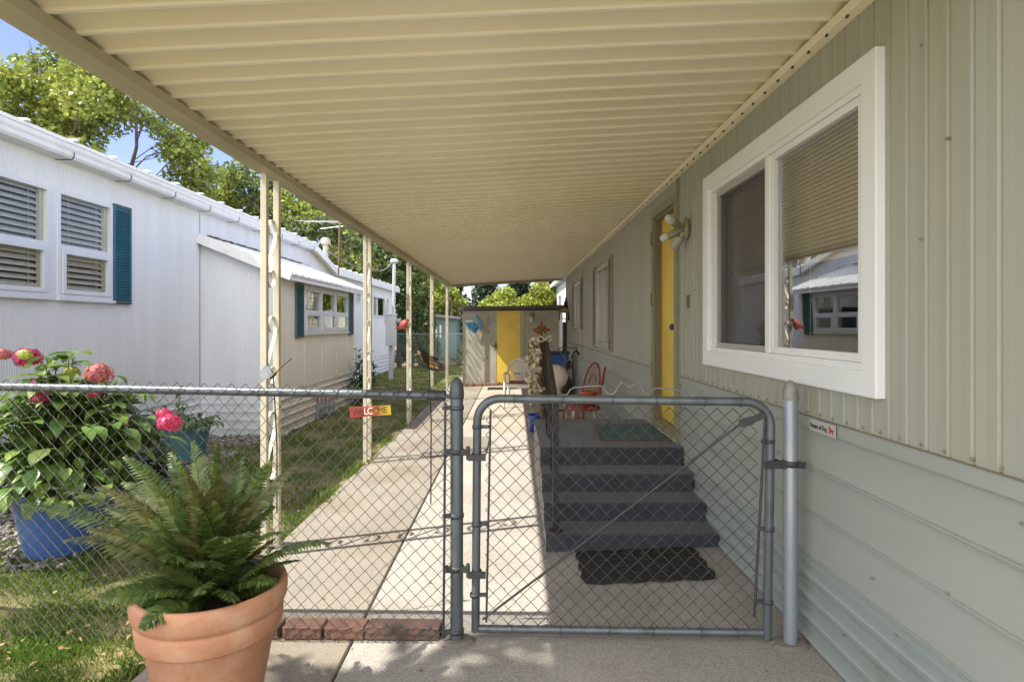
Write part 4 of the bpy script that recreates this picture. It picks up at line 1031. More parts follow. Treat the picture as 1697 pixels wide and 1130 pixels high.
def frond_geo(base, az, el, L_, droop, rnd, twist=0.0, wmax=.082):
    n_ = 15; pts = []; p = Vector(base); a = el
    for i in range(n_):
        pts.append(p.copy()); d = Vector((math.cos(az)*math.cos(a), math.sin(az)*math.cos(a), math.sin(a)))
        p = p + d*(L_/(n_-1)); a -= droop/(n_-1)*(.4+1.2*i/n_)
    V = []; F = []
    np_ = 34
    def at(t):
        f = t*(n_-1); i = min(n_-2, int(f)); return pts[i].lerp(pts[i+1], f-i), (pts[i+1]-pts[i]).normalized()
    for k in range(np_):
        t = .13+.87*k/np_
        c, tan = at(t)
        side0 = tan.cross(Vector((0,0,1)))
        if side0.length < .05: side0 = Vector((math.sin(az),-math.cos(az),0))
        side0.normalize(); up = side0.cross(tan).normalized()
        sd_ = side0*math.cos(twist)+up*math.sin(twist); upn = sd_.cross(tan).normalized()
        ln = wmax*min(1, (t-.05)/.22)*(1-((t-.35)/.67)**2*.93 if t > .35 else 1)*rnd.uniform(.88,1.08)
        wd = .0078+.0030*(1-t)
        for sg in (-1,1):
            dirv = (sd_*sg*.92+tan*.38-upn*.12).normalized()
            q0 = c; q1 = c+dirv*ln*.5+upn*ln*.05; q2 = c+dirv*ln+tan*ln*.12-upn*ln*rnd.uniform(.05,.3)
            o = len(V); h = tan*wd
            tw = upn*wd*rnd.uniform(-.5,.5)
            V += [q0-h*.8, q0+h*.8, q1+h+tw, q1-h-tw, q2]
            F += [(o,o+1,o+2,o+3),(o+3,o+2,o+4,o+4)]
    return pts, V, F
fern = thing('fern', 'dark green sword fern with arching brown tipped fronds in the terracotta pot', 'fern', (-1.15, 2.3, pz+.49))
rnd = random.Random(5)
spec = []
C = Vector((-1.15,2.3,pz+.52))
def aim(px, py, Y, base=C, droop=1.2, twist=0.0, br=0):      # choose a frond that ends near a given place
    tip = P(px, py, Y); d = tip-base; az = math.atan2(d.y, d.x); h = math.hypot(d.x, d.y); el0 = math.atan2(d.z, h)
    spec.append((az, el0+droop*.45, d.length*1.07, droop, twist, br))
for px, py, Y, dr, tw, br in ((48,878,2.35,.9,.2,0),(92,850,2.5,.9,-.2,0),(160,842,2.3,1.1,.1,1),(205,790,2.45,1.0,.3,0),(318,750,2.5,.5,1.0,0),(362,750,2.55,.4,-.9,0),(405,775,2.6,.6,.6,0),
    (440,790,2.6,.7,-.6,0),(470,815,2.55,.9,.3,0),(495,800,2.4,1.0,-.3,1),(532,932,2.3,1.2,.0,0),(300,800,2.3,.8,.2,1),(255,828,2.4,.9,.0,0),(150,912,2.2,1.2,.3,1),(120,935,2.3,1.2,.1,1),
    (195,915,2.1,1.2,.3,0),(240,965,2.08,1.3,-.2,0),(330,975,2.02,1.5,.1,0),(415,925,2.05,1.4,.0,0),(380,945,2.02,1.7,.2,0),(290,905,2.12,1.2,.2,1),(350,850,2.2,.9,-.3,0),(420,840,2.3,.9,.4,1),(285,775,2.6,.7,.1,0),(230,870,2.3,1.1,.1,0),(340,800,2.4,.6,.2,0),(385,810,2.5,.6,.0,0),(455,860,2.3,1.0,.4,0),(180,875,2.4,1.1,.1,0),(310,850,2.15,1.0,.5,0),(265,960,2.05,1.6,.3,0),(445,790,2.75,.8,.1,0),(210,840,2.7,1.0,.2,0)):
    aim(px, py, Y, droop=dr, twist=tw, br=br)
for k in range(7):
    aim(rnd.uniform(200,470), rnd.uniform(820,930), rnd.uniform(2.1,2.6), droop=rnd.uniform(.9,1.6), twist=rnd.uniform(-.5,.5), br=int(rnd.random() < .3))
for k in range(15):
    az = 2*PI*k/15+rnd.uniform(-.1,.1); L_ = rnd.uniform(.22,.34); spec.append((az, rnd.uniform(.5,1.1), L_, rnd.uniform(.8,1.4), rnd.uniform(-.5,.5), int(rnd.random() < .1)))
for az, el, L_, dr, tw, br in spec:
    L_ *= 1/max(.6, math.sin(dr/2)/(dr/2))
    base = C + Vector((math.cos(az),math.sin(az),0))*.035*rnd.random()
    pts, V, F = frond_geo(base, az, el, L_, dr, rnd, tw)
    q_ = MB(); q_.v = [tuple(v) for v in V]
    for f in F:
        q_.f.append(f if f[2] != f[3] else f[:3]); q_.mi.append(0 if not br else 1); q_.sm.append(False)
    q_.tube(pts, [.0028*(1-.75*i/len(pts)) for i in range(len(pts))], 4, 1)
    q_.build('frond', [m_frond, m_frondd], fern)

# broad-leaved plants ------------------------------------------------
def leaf_verts(base, d, up, L_, W_, fold=.25, curl=.25):
    """one leaf as two rows of quads folded along the midrib: 3 stations"""
    d = d.normalized(); s_ = d.cross(up); s_ = s_.normalized() if s_.length > 1e-3 else Vector((1,0,0)); n_ = s_.cross(d).normalized()
    st_ = [(0,.06,0),(.22,.72,.02),(.5,1.0,0),(.78,.66,-.07),(1.0,.03,-.2)]
    mid = []; le = []; ri = []
    for t, w_, c_ in st_:
        m = base + d*L_*t + n_*L_*c_*curl*4
        mid.append(m); le.append(m + s_*W_*.5*w_ + n_*W_*.5*w_*fold); ri.append(m - s_*W_*.5*w_ + n_*W_*.5*w_*fold)
    V = mid+le+ri; F = []
    for i in range(4): F += [(i,i+1,5+i+1,5+i),(i+1,i,10+i,10+i+1)]
    return V, F
def leafy(name, root, leaves, mt):
    V = []; F = []
    for (b_, d, up, L_, W_, fo, cu) in leaves:
        v, f = leaf_verts(b_, d, up, L_, W_, fo, cu); o = len(V); V += v; F += [tuple(i+o for i in q) for q in f]
    return fast_mesh(name, np.array([tuple(v) for v in V]), np.array(F), mt, root, smooth=True)
m_hyd = mat('hydrangea_leaf', (.135,.225,.045), .42, var=.2, vs=6, island=.35, transl=.32, bump=.15, bs=60)
m_hydo = mat('variegated_leaf', (.15,.23,.085), .45, var=.35, vs=22, island=.4, transl=.25, col2=(.35,.36,.2), c2s=26, c2lo=.56, c2hi=.64)
m_shrub = mat('shrub_leaf', (.085,.15,.075), .45, var=.2, island=.4, transl=.2)
m_stem = mat('green_stem', (.10,.13,.045), .6, var=.2, vs=10)
m_mag = mat('magenta_petal', (.42,.025,.11), .5, var=.15, vs=30, island=.35, transl=.25)
m_ros = mat('rose_petal', (.47,.12,.12), .55, var=.2, vs=30, island=.4, transl=.25, col2=(.40,.28,.16), c2s=20, c2lo=.55, c2hi=.7)
m_hot = mat('hot_pink_petal', (.66,.045,.17), .5, var=.12, vs=30, island=.3, transl=.25)
m_lime = mat('lime_bud', (.42,.46,.10), .6, var=.2, vs=40, island=.3, transl=.2)
m_bluep = mat('blue_plastic', (.055,.125,.36), .28, var=.06, vs=2, coat=.2, col2=(.06,.15,.42), c2s=1.5)
hp = thing('blue_pot', 'big glossy blue planter holding the pink hydrangea', 'plant pot', (-3.28, 4.42, lz(-3.28)))
hz = lz(-3.28)-.01
b = MB(); prof = [(.001,0),(.215,0),(.228,.008),(.236,.03)]
for i in range(12):
    t = i/12; r = .24+.085*t; prof += [(r, .04+.40*t), (r+.004, .04+.40*t+.012), (r+.003, .04+.40*t+.022)]
prof += [(.345,.455),(.352,.47),(.345,.485),(.325,.48),(.31,.42)]
b.lathe(prof, 56, (-3.28,4.42,hz)); b.build('pot_body', m_bluep, hp)
b = MB(); b.lathe([(.318,.42),(.15,.44),(.001,.45)], 24, (-3.28,4.42,hz)); b.build('soil', m_soil, hp)
hy = thing('hydrangea', 'leafy hydrangea bush with magenta and pink flower heads in the big blue planter', 'hydrangea', (-3.28,4.42,hz+.45))
rnd = random.Random(9); leaves = []; stems = MB(); HC = Vector((-3.28,4.42,hz+.43))
for i in range(84):
    az = rnd.uniform(0, 2*PI); sp_ = rnd.random()**.55
    tip = HC + Vector((math.cos(az)*.70*sp_ - .02, math.sin(az)*.62*sp_, .14+.84*(1-.75*sp_**2.2)*rnd.uniform(.72,1.05)))
    midp = HC.lerp(tip, .5) + Vector((0,0,.10)); pts = [HC + Vector((math.cos(az)*.12, math.sin(az)*.12, 0)), midp, tip]
    stems.tube(pts, [.007,.006,.004], 5)
    for j in range(9):
        t = .30+.70*j/8
        p = pts[0].lerp(midp, t*2) if t < .5 else midp.lerp(tip, t*2-1)
        for sg in (0, PI):
            a = az + j*1.57 + sg + rnd.uniform(-.4,.4); out = Vector((math.cos(a), math.sin(a), rnd.uniform(-.45,.35)))
            L_ = rnd.uniform(.075,.19); leaves.append((p, out, Vector((0,0,1)), L_, L_*.62, rnd.uniform(.15,.4), rnd.uniform(.1,.5)))
for i in range(260):                                # skirt of hanging leaves over the rim
    az = rnd.uniform(0, 2*PI); r = rnd.uniform(.26,.70); p = HC + Vector((math.cos(az)*r*.92, math.sin(az)*r*.9, rnd.uniform(.04,.32)))
    L_ = rnd.uniform(.10,.16); leaves.append((p, Vector((math.cos(az), math.sin(az), rnd.uniform(-.8,.0))), Vector((0,0,1)), L_, L_*.62, .25, .3))
stems.build('stem', m_stem, hy); leafy('foliage', hy, leaves, m_hyd)
def mophead(c, r, mt, n_=70, lab=None):
    V = []; F = []; rr2 = random.Random(int(c[0]*1000)); 
    for i in range(n_):
        z = 1-1.75*(i+.5)/n_; a = i*2.39996; q = math.sqrt(max(0,1-z*z)); nrm_ = Vector((q*math.cos(a), q*math.sin(a), z)); p = Vector(c)+Vector((nrm_.x,nrm_.y,nrm_.z*.8))*r*rr2.uniform(.72,1.10)
        t1 = nrm_.cross(Vector((.3,.2,.9))).normalized(); t2 = nrm_.cross(t1); rot = rr2.random()*6
        for k in range(4):
            an_ = rot+k*PI/2; e1 = t1*math.cos(an_)+t2*math.sin(an_); e2 = t1*math.cos(an_+PI/2)+t2*math.sin(an_+PI/2); s_ = r*rr2.uniform(.22,.34); o = len(V)
            V += [p, p+e1*s_*.6+e2*s_*.45+nrm_*s_*.1, p+e1*s_+nrm_*s_*.0, p+e1*s_*.6-e2*s_*.45+nrm_*s_*.1]; F.append((o,o+1,o+2,o+3))
    return fast_mesh('flower_head', np.array([tuple(v) for v in V]), np.array(F), mt, hy)
for px, py, Y, r, mt in ((47,594,4.5,.092,m_mag),(163,620,4.35,.090,m_ros),(68,660,4.1,.062,m_mag),(281,701,4.2,.075,m_hot),(272,686,4.3,.05,m_hot),(4,588,4.4,.055,m_ros),(157,652,4.25,.04,m_mag),(118,616,4.4,.05,m_lime),(42,588,4.32,.045,m_lime),(70,640,4.6,.08,m_mag)):
    c = P(px,py,Y); o = mophead(c, r, mt, 70 if mt is not m_lime else 90)
    o['label'] = {'magenta_petal':'magenta flower head','rose_petal':'faded rose flower head','hot_pink_petal':'hot pink flower head','lime_bud':'unopened lime green flower head'}[mt.name]
# teal planter
m_tealp = mat('teal_plastic', (.075,.20,.255), .4, var=.06, vs=3)
tx, ty = -4.05, 7.45; tzb = lz(tx)
tp = thing('teal_pot', 'round ribbed teal planter on the gravel by the white home', 'plant pot', (tx,ty,tzb))
b = MB(); prof = [(.001,0),(.205,0),(.21,.01)]
for i in range(12):
    t = i/12; r = .212+.06*t; prof += [(r,.015+.36*t),(r+.004,.015+.36*t+.008),(r+.004,.015+.36*t+.02)]
prof += [(.285,.38),(.287,.41),(.27,.415),(.26,.36)]
b.lathe(prof, 44, (tx,ty,tzb)); b.build('pot_body', m_tealp, tp)
b = MB(); b.lathe([(.262,.36),(.001,.38)], 20, (tx,ty,tzb)); b.build('soil', m_soil, tp)
hs = thing('hosta_plant', 'trailing variegated green plant spilling from the teal planter', 'plant', (tx,ty,tzb+.38))
leaves = []; stems = MB()
for i in range(70):
    az = rnd.uniform(0,2*PI); r = rnd.random()**.6*.48; top = Vector((tx+math.cos(az)*r, ty+math.sin(az)*r*.8, tzb+.38+.30*(1-r*1.5)*rnd.uniform(.5,1.2)))
    if rnd.random() < .12: top.z += .2
    stems.tube([(tx+math.cos(az)*.1,ty+math.sin(az)*.1,tzb+.38), top], .003, 4)
    for j in range(6):
        p = Vector((tx,ty,tzb+.40)).lerp(top, .4+.6*j/5); a = az+rnd.uniform(-1.6,1.6); L_ = rnd.uniform(.06,.10)
        leaves.append((p, Vector((math.cos(a),math.sin(a),rnd.uniform(-.9,.4))), Vector((0,0,1)), L_, L_*.55, .2, .3))
stems.build('stem', m_stem, hs); leafy('foliage', hs, leaves, m_hydo)
# black nursery pot
kx, ky = -3.72, 6.15
kp = thing('black_pot', 'black plastic nursery pot behind the hydrangea on the gravel', 'plant pot', (kx,ky,lz(kx)))
b = MB(); b.lathe([(.001,0),(.15,0),(.19,.30),(.205,.305),(.205,.335),(.19,.335),(.18,.29),(.001,.29)], 28, (kx,ky,lz(kx))); b.build('pot_body', m_rub, kp)
gp_ = thing('grassy_plant', 'strappy green plant growing from the black nursery pot', 'plant', (kx,ky,lz(kx)+.29)); leaves = []
for i in range(60):
    az = rnd.uniform(0,2*PI); el = rnd.uniform(.3,1.4); d = Vector((math.cos(az)*math.cos(el),math.sin(az)*math.cos(el),math.sin(el)))
    leaves.append((Vector((kx+math.cos(az)*.08,ky+math.sin(az)*.08,lz(kx)+.29)), d, Vector((0,0,1)), rnd.uniform(.25,.45), .022, .3, .4))
leafy('foliage', gp_, leaves, m_shrub)
# leafy plant at the corner of the lean-to
def shrub(name, lab, c, rx, h, n_, Ls, mt, seed):
    rd = random.Random(seed); t_ = thing(name, lab, 'shrub', c); lv = []; s_ = MB(); c = Vector(c)
    for i in range(n_):
        az = rd.uniform(0,2*PI); r = rd.random()**.6*rx; hh = h*(1-.55*(r/rx)**2)*rd.uniform(.55,1.05); top = c+Vector((math.cos(az)*r,math.sin(az)*r,hh)); b0 = c+Vector((math.cos(az)*.06,math.sin(az)*.06,.02))
        s_.tube([b0, b0.lerp(top,.5)+Vector((0,0,.05)), top], .006, 4)
        for j in range(7):
            p = b0.lerp(top, .25+.75*j/6); a = rd.uniform(0,2*PI); L_ = rd.uniform(*Ls)
            lv.append((p, Vector((math.cos(a),math.sin(a),rd.uniform(-.5,.7))), Vector((0,0,1)), L_, L_*.45, .2, .35))
    s_.build('stem', m_stem, t_); leafy('foliage', t_, lv, mt); return t_
shrub('leafy_shrub', 'upright dark leafy plant at the foot of the lean-to wall', (-3.22,12.7,lz(-3.2)), .36, 1.15, 40, (.12,.24), m_shrub, 21)
shrub('low_plant', 'low dark rosette weed in the grass near the first awning post', tuple(P(397,780,5.9))[:2]+(lz(-2.6),), .16, .16, 20, (.05,.10), m_shrub, 22)

# ================================================================== GARDEN ORNAMENTS
def flat_wing(mb, M, pts, th=.003, mi=0): mb.prism([M @ Vector((x,y,0)) for x, y in pts], M.to_3x3() @ Vector((0,0,th)), mi)
m_wblk = mat('wing_black', (.02,.018,.016), .5, var=.1); m_worg = mat('wing_amber', (.62,.36,.07), .45, var=.4, vs=14, transl=.35, col2=(.42,.09,.03), c2s=9); m_wyel = mat('wing_yellow', (.66,.60,.20), .45, var=.05, transl=.3)
bf = thing('butterfly_stake', 'orange and black monarch butterfly ornament on a wire stake behind the fence', 'garden ornament', tuple(FP(714,850,.12)))
Yb = FP(714,640,.12).y
b = MB(); b.tube([P(712,612,Yb), P(714.5,700,Yb), P(714,835,Yb+.02)], .0035, 6); b.build('stake', m_black, bf)
def wing(scr, yaw, ref):                     # wing outline given as seen, rotated about its root so that it stands at an angle
    o = P(*ref, Yb); L_ = []
    for px, py in scr:
        q = P(px,py,Yb)-o; d = (q.x*math.cos(yaw)); L_.append((o.x+d, o.y+q.x*math.sin(yaw), o.z+q.z))
    return L_
out = [(712,612),(696,596),(689,582),(686,574),(692,577),(700,581),(708,586),(713,590),(719,595),(725,599),(731,602),(738,606),(733,608),(740,611.5),(732,611.5),(738,615),(728,614),(720,613)]
outB = [(712,612),(700,600),(694,588),(690,577),(689,572),(694,578),(703,582),(712,587),(722,592),(733,596),(727,598),(731,601),(722,602),(717,608)]
b = MB(); b.prism(wing(out, .25, (712,612)), (0,.003,0)); b.build('wing', m_wblk, bf)
b = MB(); b.prism(wing(outB, .85, (712,612)), (0,.003,0)); b.build('wing', m_wblk, bf)
cells = [[(709,608),(701,600),(706,598),(711,603)],[(700,598),(695,590),(700,589),(705,596)],[(712,608),(712,602),(718,605),(719,610)],[(707,596),(702,589),(707,589),(712,595)],[(713,601),(709,596),(714,597),(720,603)],[(713,595),(709,590),(714,592),(719,597)],[(721,610),(720,605),(726,608),(727,612)],[(721,603),(717,598),(722,601),(728,606)]]
b = MB()
for c_ in cells:
    w3_ = wing(c_, .25, (712,612)); b.prism([(x,y-.0016,z) for x,y,z in w3_], (0,.0060,0))
b.build('wing_panel', m_worg, bf)
b = MB()
for c_ in [[(693.5,588),(691,581),(694,580),(698,584),(698,587)],[(713,590),(709,588),(713,588),(718,592)]]:
    w3_ = wing(c_, .25, (712,612)); b.prism([(x,y-.0018,z) for x,y,z in w3_], (0,.0064,0))
b.build('wing_spot', m_wyel, bf)
b = MB(); a = P(702,607,Yb); c = P(727,615,Yb+.02); b.tube([a, a.lerp(c,.3), a.lerp(c,.7), c], [.004,.009,.007,.003], 8); b.build('body', m_black, bf)
# grey dragonfly
df = thing('dragonfly_stake', 'grey metal dragonfly ornament with a long thin tail on a wire stake behind the fence', 'garden ornament', tuple(FP(458,850,.12)))
Yd = FP(455,620,.12).y
m_dg = mat('weathered_tin', (.30,.33,.35), .5, metal=.3, var=.2, vs=25)
b = MB(); b.tube([P(453,624,Yd), P(455,660,Yd), P(459,740,Yd), P(459,850,Yd)], .0035, 6); b.build('stake', m_black, df)
b = MB()
w1 = [(452,621),(446,606),(438,606),(433,610),(429,617),(430,621),(425,628),(420,633),(428,631),(421,638),(432,634),(440,629)]
o_ = P(452,621,Yd)
b.prism([(P(x,y,Yd).x, Yd+(452-x)*.0006, P(x,y,Yd).z) for x, y in w1], (0,.0025,0)); b.build('wing', m_dg, df)
b = MB(); w2_ = [(452,621),(440,607),(433,603),(432,606),(430,618),(438,620)]
b.prism([(P(x,y,Yd).x, Yd+.02+(452-x)*.0028, P(x,y,Yd).z) for x, y in w2_], (0,.0025,0)); b.build('wing', m_wblk, df)
b = MB(); b.tube([P(447,628,Yd-.01), P(452,623,Yd), P(459,616,Yd+.01)], [.006,.011,.005], 8); b.build('body', m_black, df)
b = MB(); b.tube([P(457,618,Yd), P(465,609,Yd+.02), P(474,601,Yd+.04), P(480,596,Yd+.05), P(483,593.5,Yd+.055)], [.0035,.0035,.004,.006,.003], 6); b.build('tail', m_brown, df)
# red bird clipped to the third post
rb = thing('bird_ornament', 'red metal cardinal perched on the third awning post', 'garden ornament', (-1.72,9.72,1.3))
Yr = 9.72; m_red = mat('bird_red', (.42,.05,.035), .5, var=.25, vs=20)
b = MB(); b.tube([P(662,541,Yr),P(665,538,Yr),P(669,535,Yr),P(673,532,Yr),P(675,529,Yr)], [.01,.030,.042,.036,.012], 10); b.prism([P(673,533,Yr),P(676,527,Yr),P(678,533,Yr)], (0,.02,0)); b.build('body', m_red, rb)
b = MB(); b.prism([P(676,531,Yr-.05),P(669,534,Yr-.05),P(663,541,Yr-.09),P(660,546,Yr-.10),P(667,545,Yr-.09),P(672,548,Yr-.08),P(675,541,Yr-.05)], (0,.012,0)); b.prism([P(664,539,Yr),P(656,541,Yr),P(655,545,Yr),P(663,544,Yr)], (0,.015,0)); b.build('wing', mat('bird_dark_red', (.27,.045,.03), .6), rb)
tc_ = thing('wind_chime', 'rusty hanging chain ornament high on the third awning post', 'garden ornament', (-1.72,9.74,1.9))
b = MB()
for i in range(9):
    p = P(676+.25*(i % 3), 489+3*i, 9.75); b.tube([(p.x+.022*math.cos(a)*(1+.5*(i % 2)), p.y-.02, p.z+.02*math.sin(a)) for a in [k*PI/4 for k in range(9)]], .006, 5)
b.build('chain', m_rust, tc_)
# small picket ornament with red tips
pk = thing('picket_ornament', 'small grey picket edging with red and orange tips by the lean-to skirting', 'garden ornament', tuple(P(540,692,10.6)))
m_pg = mat('picket_grey', (.27,.29,.31), .6, var=.2, vs=10)
for i in range(5):
    px = 526+6.6*i; b = MB(); bx0 = P(px,693-3*i,10.6+.1*i)
    z0_ = lz(-3.3)+.0; hgt = .28; b.prism([(bx0.x-.025,bx0.y,z0_),(bx0.x+.025,bx0.y,z0_),(bx0.x+.025,bx0.y,z0_+hgt),(bx0.x,bx0.y,z0_+hgt+.06),(bx0.x-.025,bx0.y,z0_+hgt)], (0,.012,0)); b.build('picket', m_pg, pk)
    b = MB(); b.lathe([(.001,.0),(.022,.02),(.020,.06),(.001,.11)], 8, (bx0.x,bx0.y+.006,z0_+hgt+.01)); b.build('tip', [m_red, m_worg][i in (1,4)], pk)
b = MB(); a = P(524,693,10.58); c = P(556,681,11.02); b.bar((a.x,a.y,-.1),(c.x,c.y,-.1), .012, .03); b.bar((a.x,a.y,-.0),(c.x,c.y,-.0), .012, .03); b.build('rail', m_pg, pk)
# blue butterfly on the shed
bb = thing('blue_butterfly', 'bright blue metal butterfly mounted on the shed wall left of the yellow door', 'garden ornament', tuple(P(787,540,SY-.06)))
m_bl = mat('butterfly_blue', (.10,.36,.58), .4, var=.15, vs=12); m_bld = mat('butterfly_dark_blue', (.03,.10,.22), .5)
b = MB(); w_1 = [(793,541),(787,534),(779,532.5),(771.5,534),(773,540),(778,546),(783,551),(788,553),(791,549),(792,545)]
def onsh(L_, dy=-.05, tilt=0): return [(P(x,y,SY).x, SY+dy-abs(x-793)*tilt, P(x,y,SY).z) for x, y in L_]
b.prism(onsh(w_1, -.05, .004), (0,.008,0)); w_2 = [(793,541),(791,532),(789.5,524),(792,522.5),(796,530),(800,541),(798.5,545),(795,544)]; b.prism(onsh(w_2, -.05, .02), (0,.008,0)); b.build('wing', m_bl, bb)
b = MB()
for c_ in ([(775,536),(784,536),(789,540),(780,543)],[(784,546),(790,543),(789,549)]):
    n_ = len(c_)
    for i in range(n_): a, c = c_[i], c_[(i+1)%n_]; q = onsh([a,c], -.057, .004); b.tube(q, .008, 5)
for c_ in ((791.5,527),(793,532),(794.5,536)): q = onsh([c_], -.07, .02)[0]; b.ball(q, .012, n=6)
b.build('wing_vein', m_bld, bb)
b = MB(); b.tube(onsh([(790,547),(793,541),(794,536)], -.06), [.008,.018,.006], 8); b.build('body', m_bld, bb)
bb.location.y += .105; bb.rotation_euler = (0, 0, R(-7))

# ================================================================== CHAIRS AND CLUTTER BEYOND THE STEPS
m_plw = mat('white_plastic', (.70,.69,.66), .35, var=.03, vs=4)
m_crm = mat('cream_plastic', (.55,.50,.41), .35, var=.04, vs=4)
m_redp = mat('red_chair_paint', (.28,.04,.033), .4, var=.12, vs=10); m_bare = mat('pale_turned_wood', (.56,.47,.38), .6, var=.12, vs=12)
ch = thing('plastic_armchair', 'white plastic garden armchair with slatted back in front of the shed', 'chair', (.10,11.4,gz(.1)), R(-8))
b = MB(); b.prism([(-.22,-.20,.40),(.22,-.20,.40),(.19,.20,.38),(-.19,.20,.38)], (0,0,.03)); b.prism([(-.225,-.21,.36),(.225,-.21,.36),(.225,-.185,.36),(-.225,-.185,.36)], (0,0,.07)); b.build('seat', m_plw, ch, False, .008)
b = MB()                                       # arched back with slats
arch = []
for i in range(17):
    a = PI*(i/16); arch.append((-.25*math.cos(a)*1.0, .20+.10*math.sin(a)+.02, .60+.27*math.sin(a)))
b.tube([(-.25,-.17,.60),(-.265,.0,.615)] + arch + [(.265,.0,.615),(.25,-.17,.60)], .022, 8)
for i in range(9):
    x = -.17+.0425*i; zt = .60+.27*math.sqrt(max(0,1-(x/.25)**2))-.01; b.bar((x,.20,.42),(x,.22+.10*math.sqrt(max(0,1-(x/.25)**2)),zt), .026, .010)
b.build('backrest', m_plw, ch, False)
b = MB(); b.bar((-.12,.175,.60),(.0,.175,.60), .03, .02); b.build('handle_tag', m_redp, ch, False)
for (x, y) in ((-.235,-.19),(.235,-.19),(-.215,.19),(.215,.19)):
    b = MB(); sx = 1.1 if x > 0 else 1.1; b.tube([(x*1.08,y*1.12,.0),(x,y,.40),(x*1.04,y,.60)], [.022,.03,.026], 8); b.build('leg', m_plw, ch, False)
cu_ = thing('seat_cushion', 'flat striped red and dark cushion on the white plastic armchair', 'cushion', (.10,11.38,gz(.1)+.432), R(-8))
b = MB(); b.box(-.18,.18,-.17,.15,.0,.035); b.build('pad', mat('striped_fabric', (.30,.10,.09), .9, var=.6, vs=14, stretch=(3,.4,1), col2=(.05,.05,.07), c2s=18), cu_, False, .012)
# shell-backed cream chair, seen from the side of the steps
cc_ = thing('shell_chair', 'cream moulded chair with a round scoop back behind the handrail', 'chair', (.68,9.1,gz(.7)), R(160))
b = MB()
rows = []
for j in range(13):                             # the shell: back narrows to the waist, then spreads into the seat
    t = j/12
    if t < .6:
        u_ = t/.6; z = .92-.50*u_; hw = max(.03 if u_ < .1 else .07, math.sqrt(max(0, .175**2-(z-.748)**2))); hw = hw if u_ < .9 else .10; y = .20-.06*u_
    else:
        s_ = (t-.6)/.4; z = .42-.02*math.sin(PI*s_); hw = .12+.12*math.sin(PI*.5*min(1,s_*1.3)); y = .14-.36*s_
    rows.append([(hw*math.sin((k/8-.5)*PI), y-(.07*(abs(k/8-.5)*2)**2), z+(.03*(abs(k/8-.5)*2)**2 if t >= .6 else 0)) for k in range(9)])
V = [p for r_ in rows for p in r_]; V2 = [(x,y+.012,z-.010) for x,y,z in V]; F = []
for j in range(12):
    for k in range(8): F.append((j*9+k,j*9+k+1,(j+1)*9+k+1,(j+1)*9+k))
n9 = len(V); F2 = [tuple(i+n9 for i in reversed(f)) for f in F]
rim = [0*9+k for k in range(9)] + [j*9+8 for j in range(1,13)] + [12*9+k for k in range(7,-1,-1)] + [j*9 for j in range(11,0,-1)]
FR = [(rim[i],rim[(i+1)%len(rim)],rim[(i+1)%len(rim)]+n9,rim[i]+n9) for i in range(len(rim))]
b.add(V+V2, F+F2+FR, 0, True); b.build('shell', m_crm, cc_, False)
for (x, y) in ((-.17,-.17),(.17,-.17),(-.15,.14),(.15,.14)):
    b = MB(); b.tube([(x*1.25,y*1.25,0),(x*.8,y*.8,.40)], .012, 8); b.build('leg', m_crm, cc_, False)
# hoop-backed red chairs
def hoop_chair(lab, loc, rz, legm):
    t_ = thing('hoop_back_chair', lab, 'chair', loc, rz, 'red hoop back chairs by the wall')
    b = MB(); o_ = [(.21*math.cos(a)*(1.0 if math.sin(a) > 0 else 1.05), .20*math.sin(a)) for a in [2*PI*k/24 for k in range(24)]]; b.prism([(x,y,.425) for x,y in o_], (0,0,.032)); b.build('seat', m_redp, t_, False, .008)
    b = MB(); hp_ = []
    for i in range(21):
        a = PI*i/20; hp_.append((-.195*math.cos(a), .16+.10*math.sin(a)**.8, .455+.50*math.sin(a)**.75))
    b.tube(hp_, .013, 8)
    b.build('back_hoop', m_redp, t_, False)
    b = MB()
    for i in range(5):
        x = -.10+.05*i; b.tube([(x*.5,.165,.455),(x*1.3,.20,.62),(x*.8,.235,.78),(x*1.25,.25,.455+.49*math.sqrt(max(0,1-(x*1.25/.195)**2)))], .005, 5)
    b.tube([(.07*math.cos(a),.215+.03*math.sin(a),.70+.08*math.sin(a)) for a in [2*PI*k/16 for k in range(17)]], .005, 5)
    b.build('back_spindles', m_redp, t_, False)
    for (x, y) in ((-.14,-.13),(.14,-.13),(-.13,.13),(.13,.13)):
        b = MB(); b.tube([(x*1.5,y*1.55,0),(x*1.15,y*1.2,.24),(x*.9,y*.9,.43)], [.011,.016,.012], 8); b.build('leg', legm, t_, False)
    b = MB(); b.tube([(-.19,-.18,.16),(-.175,.18,.16)], .008, 6); b.tube([(.19,-.18,.16),(.175,.18,.16)], .008, 6); b.tube([(-.18,0,.16),(.18,0,.16)], .008, 6); b.build('stretcher', m_redp, t_, False)
    return t_
hoop_chair('red hoop back chair with bare pale legs, nearest the steps', (.90,7.65,gz(.9)), R(-100), m_bare)
hoop_chair('all red hoop back chair, farther of the two against the wall', (.93,8.45,gz(.93)), R(-62), m_redp)
rc = thing('red_pot', 'red orange flower pot standing on the nearer red chair', 'plant pot', (.96,7.68,gz(.9)+.458))
b = MB(); b.lathe([(.001,0),(.07,0),(.10,.16),(.11,.162),(.11,.19),(.098,.19),(.09,.05)], 20, (.96,7.68,gz(.9)+.458)); b.build('pot_body', mat('orange_red_glaze', (.50,.085,.03), .4, var=.1), rc)
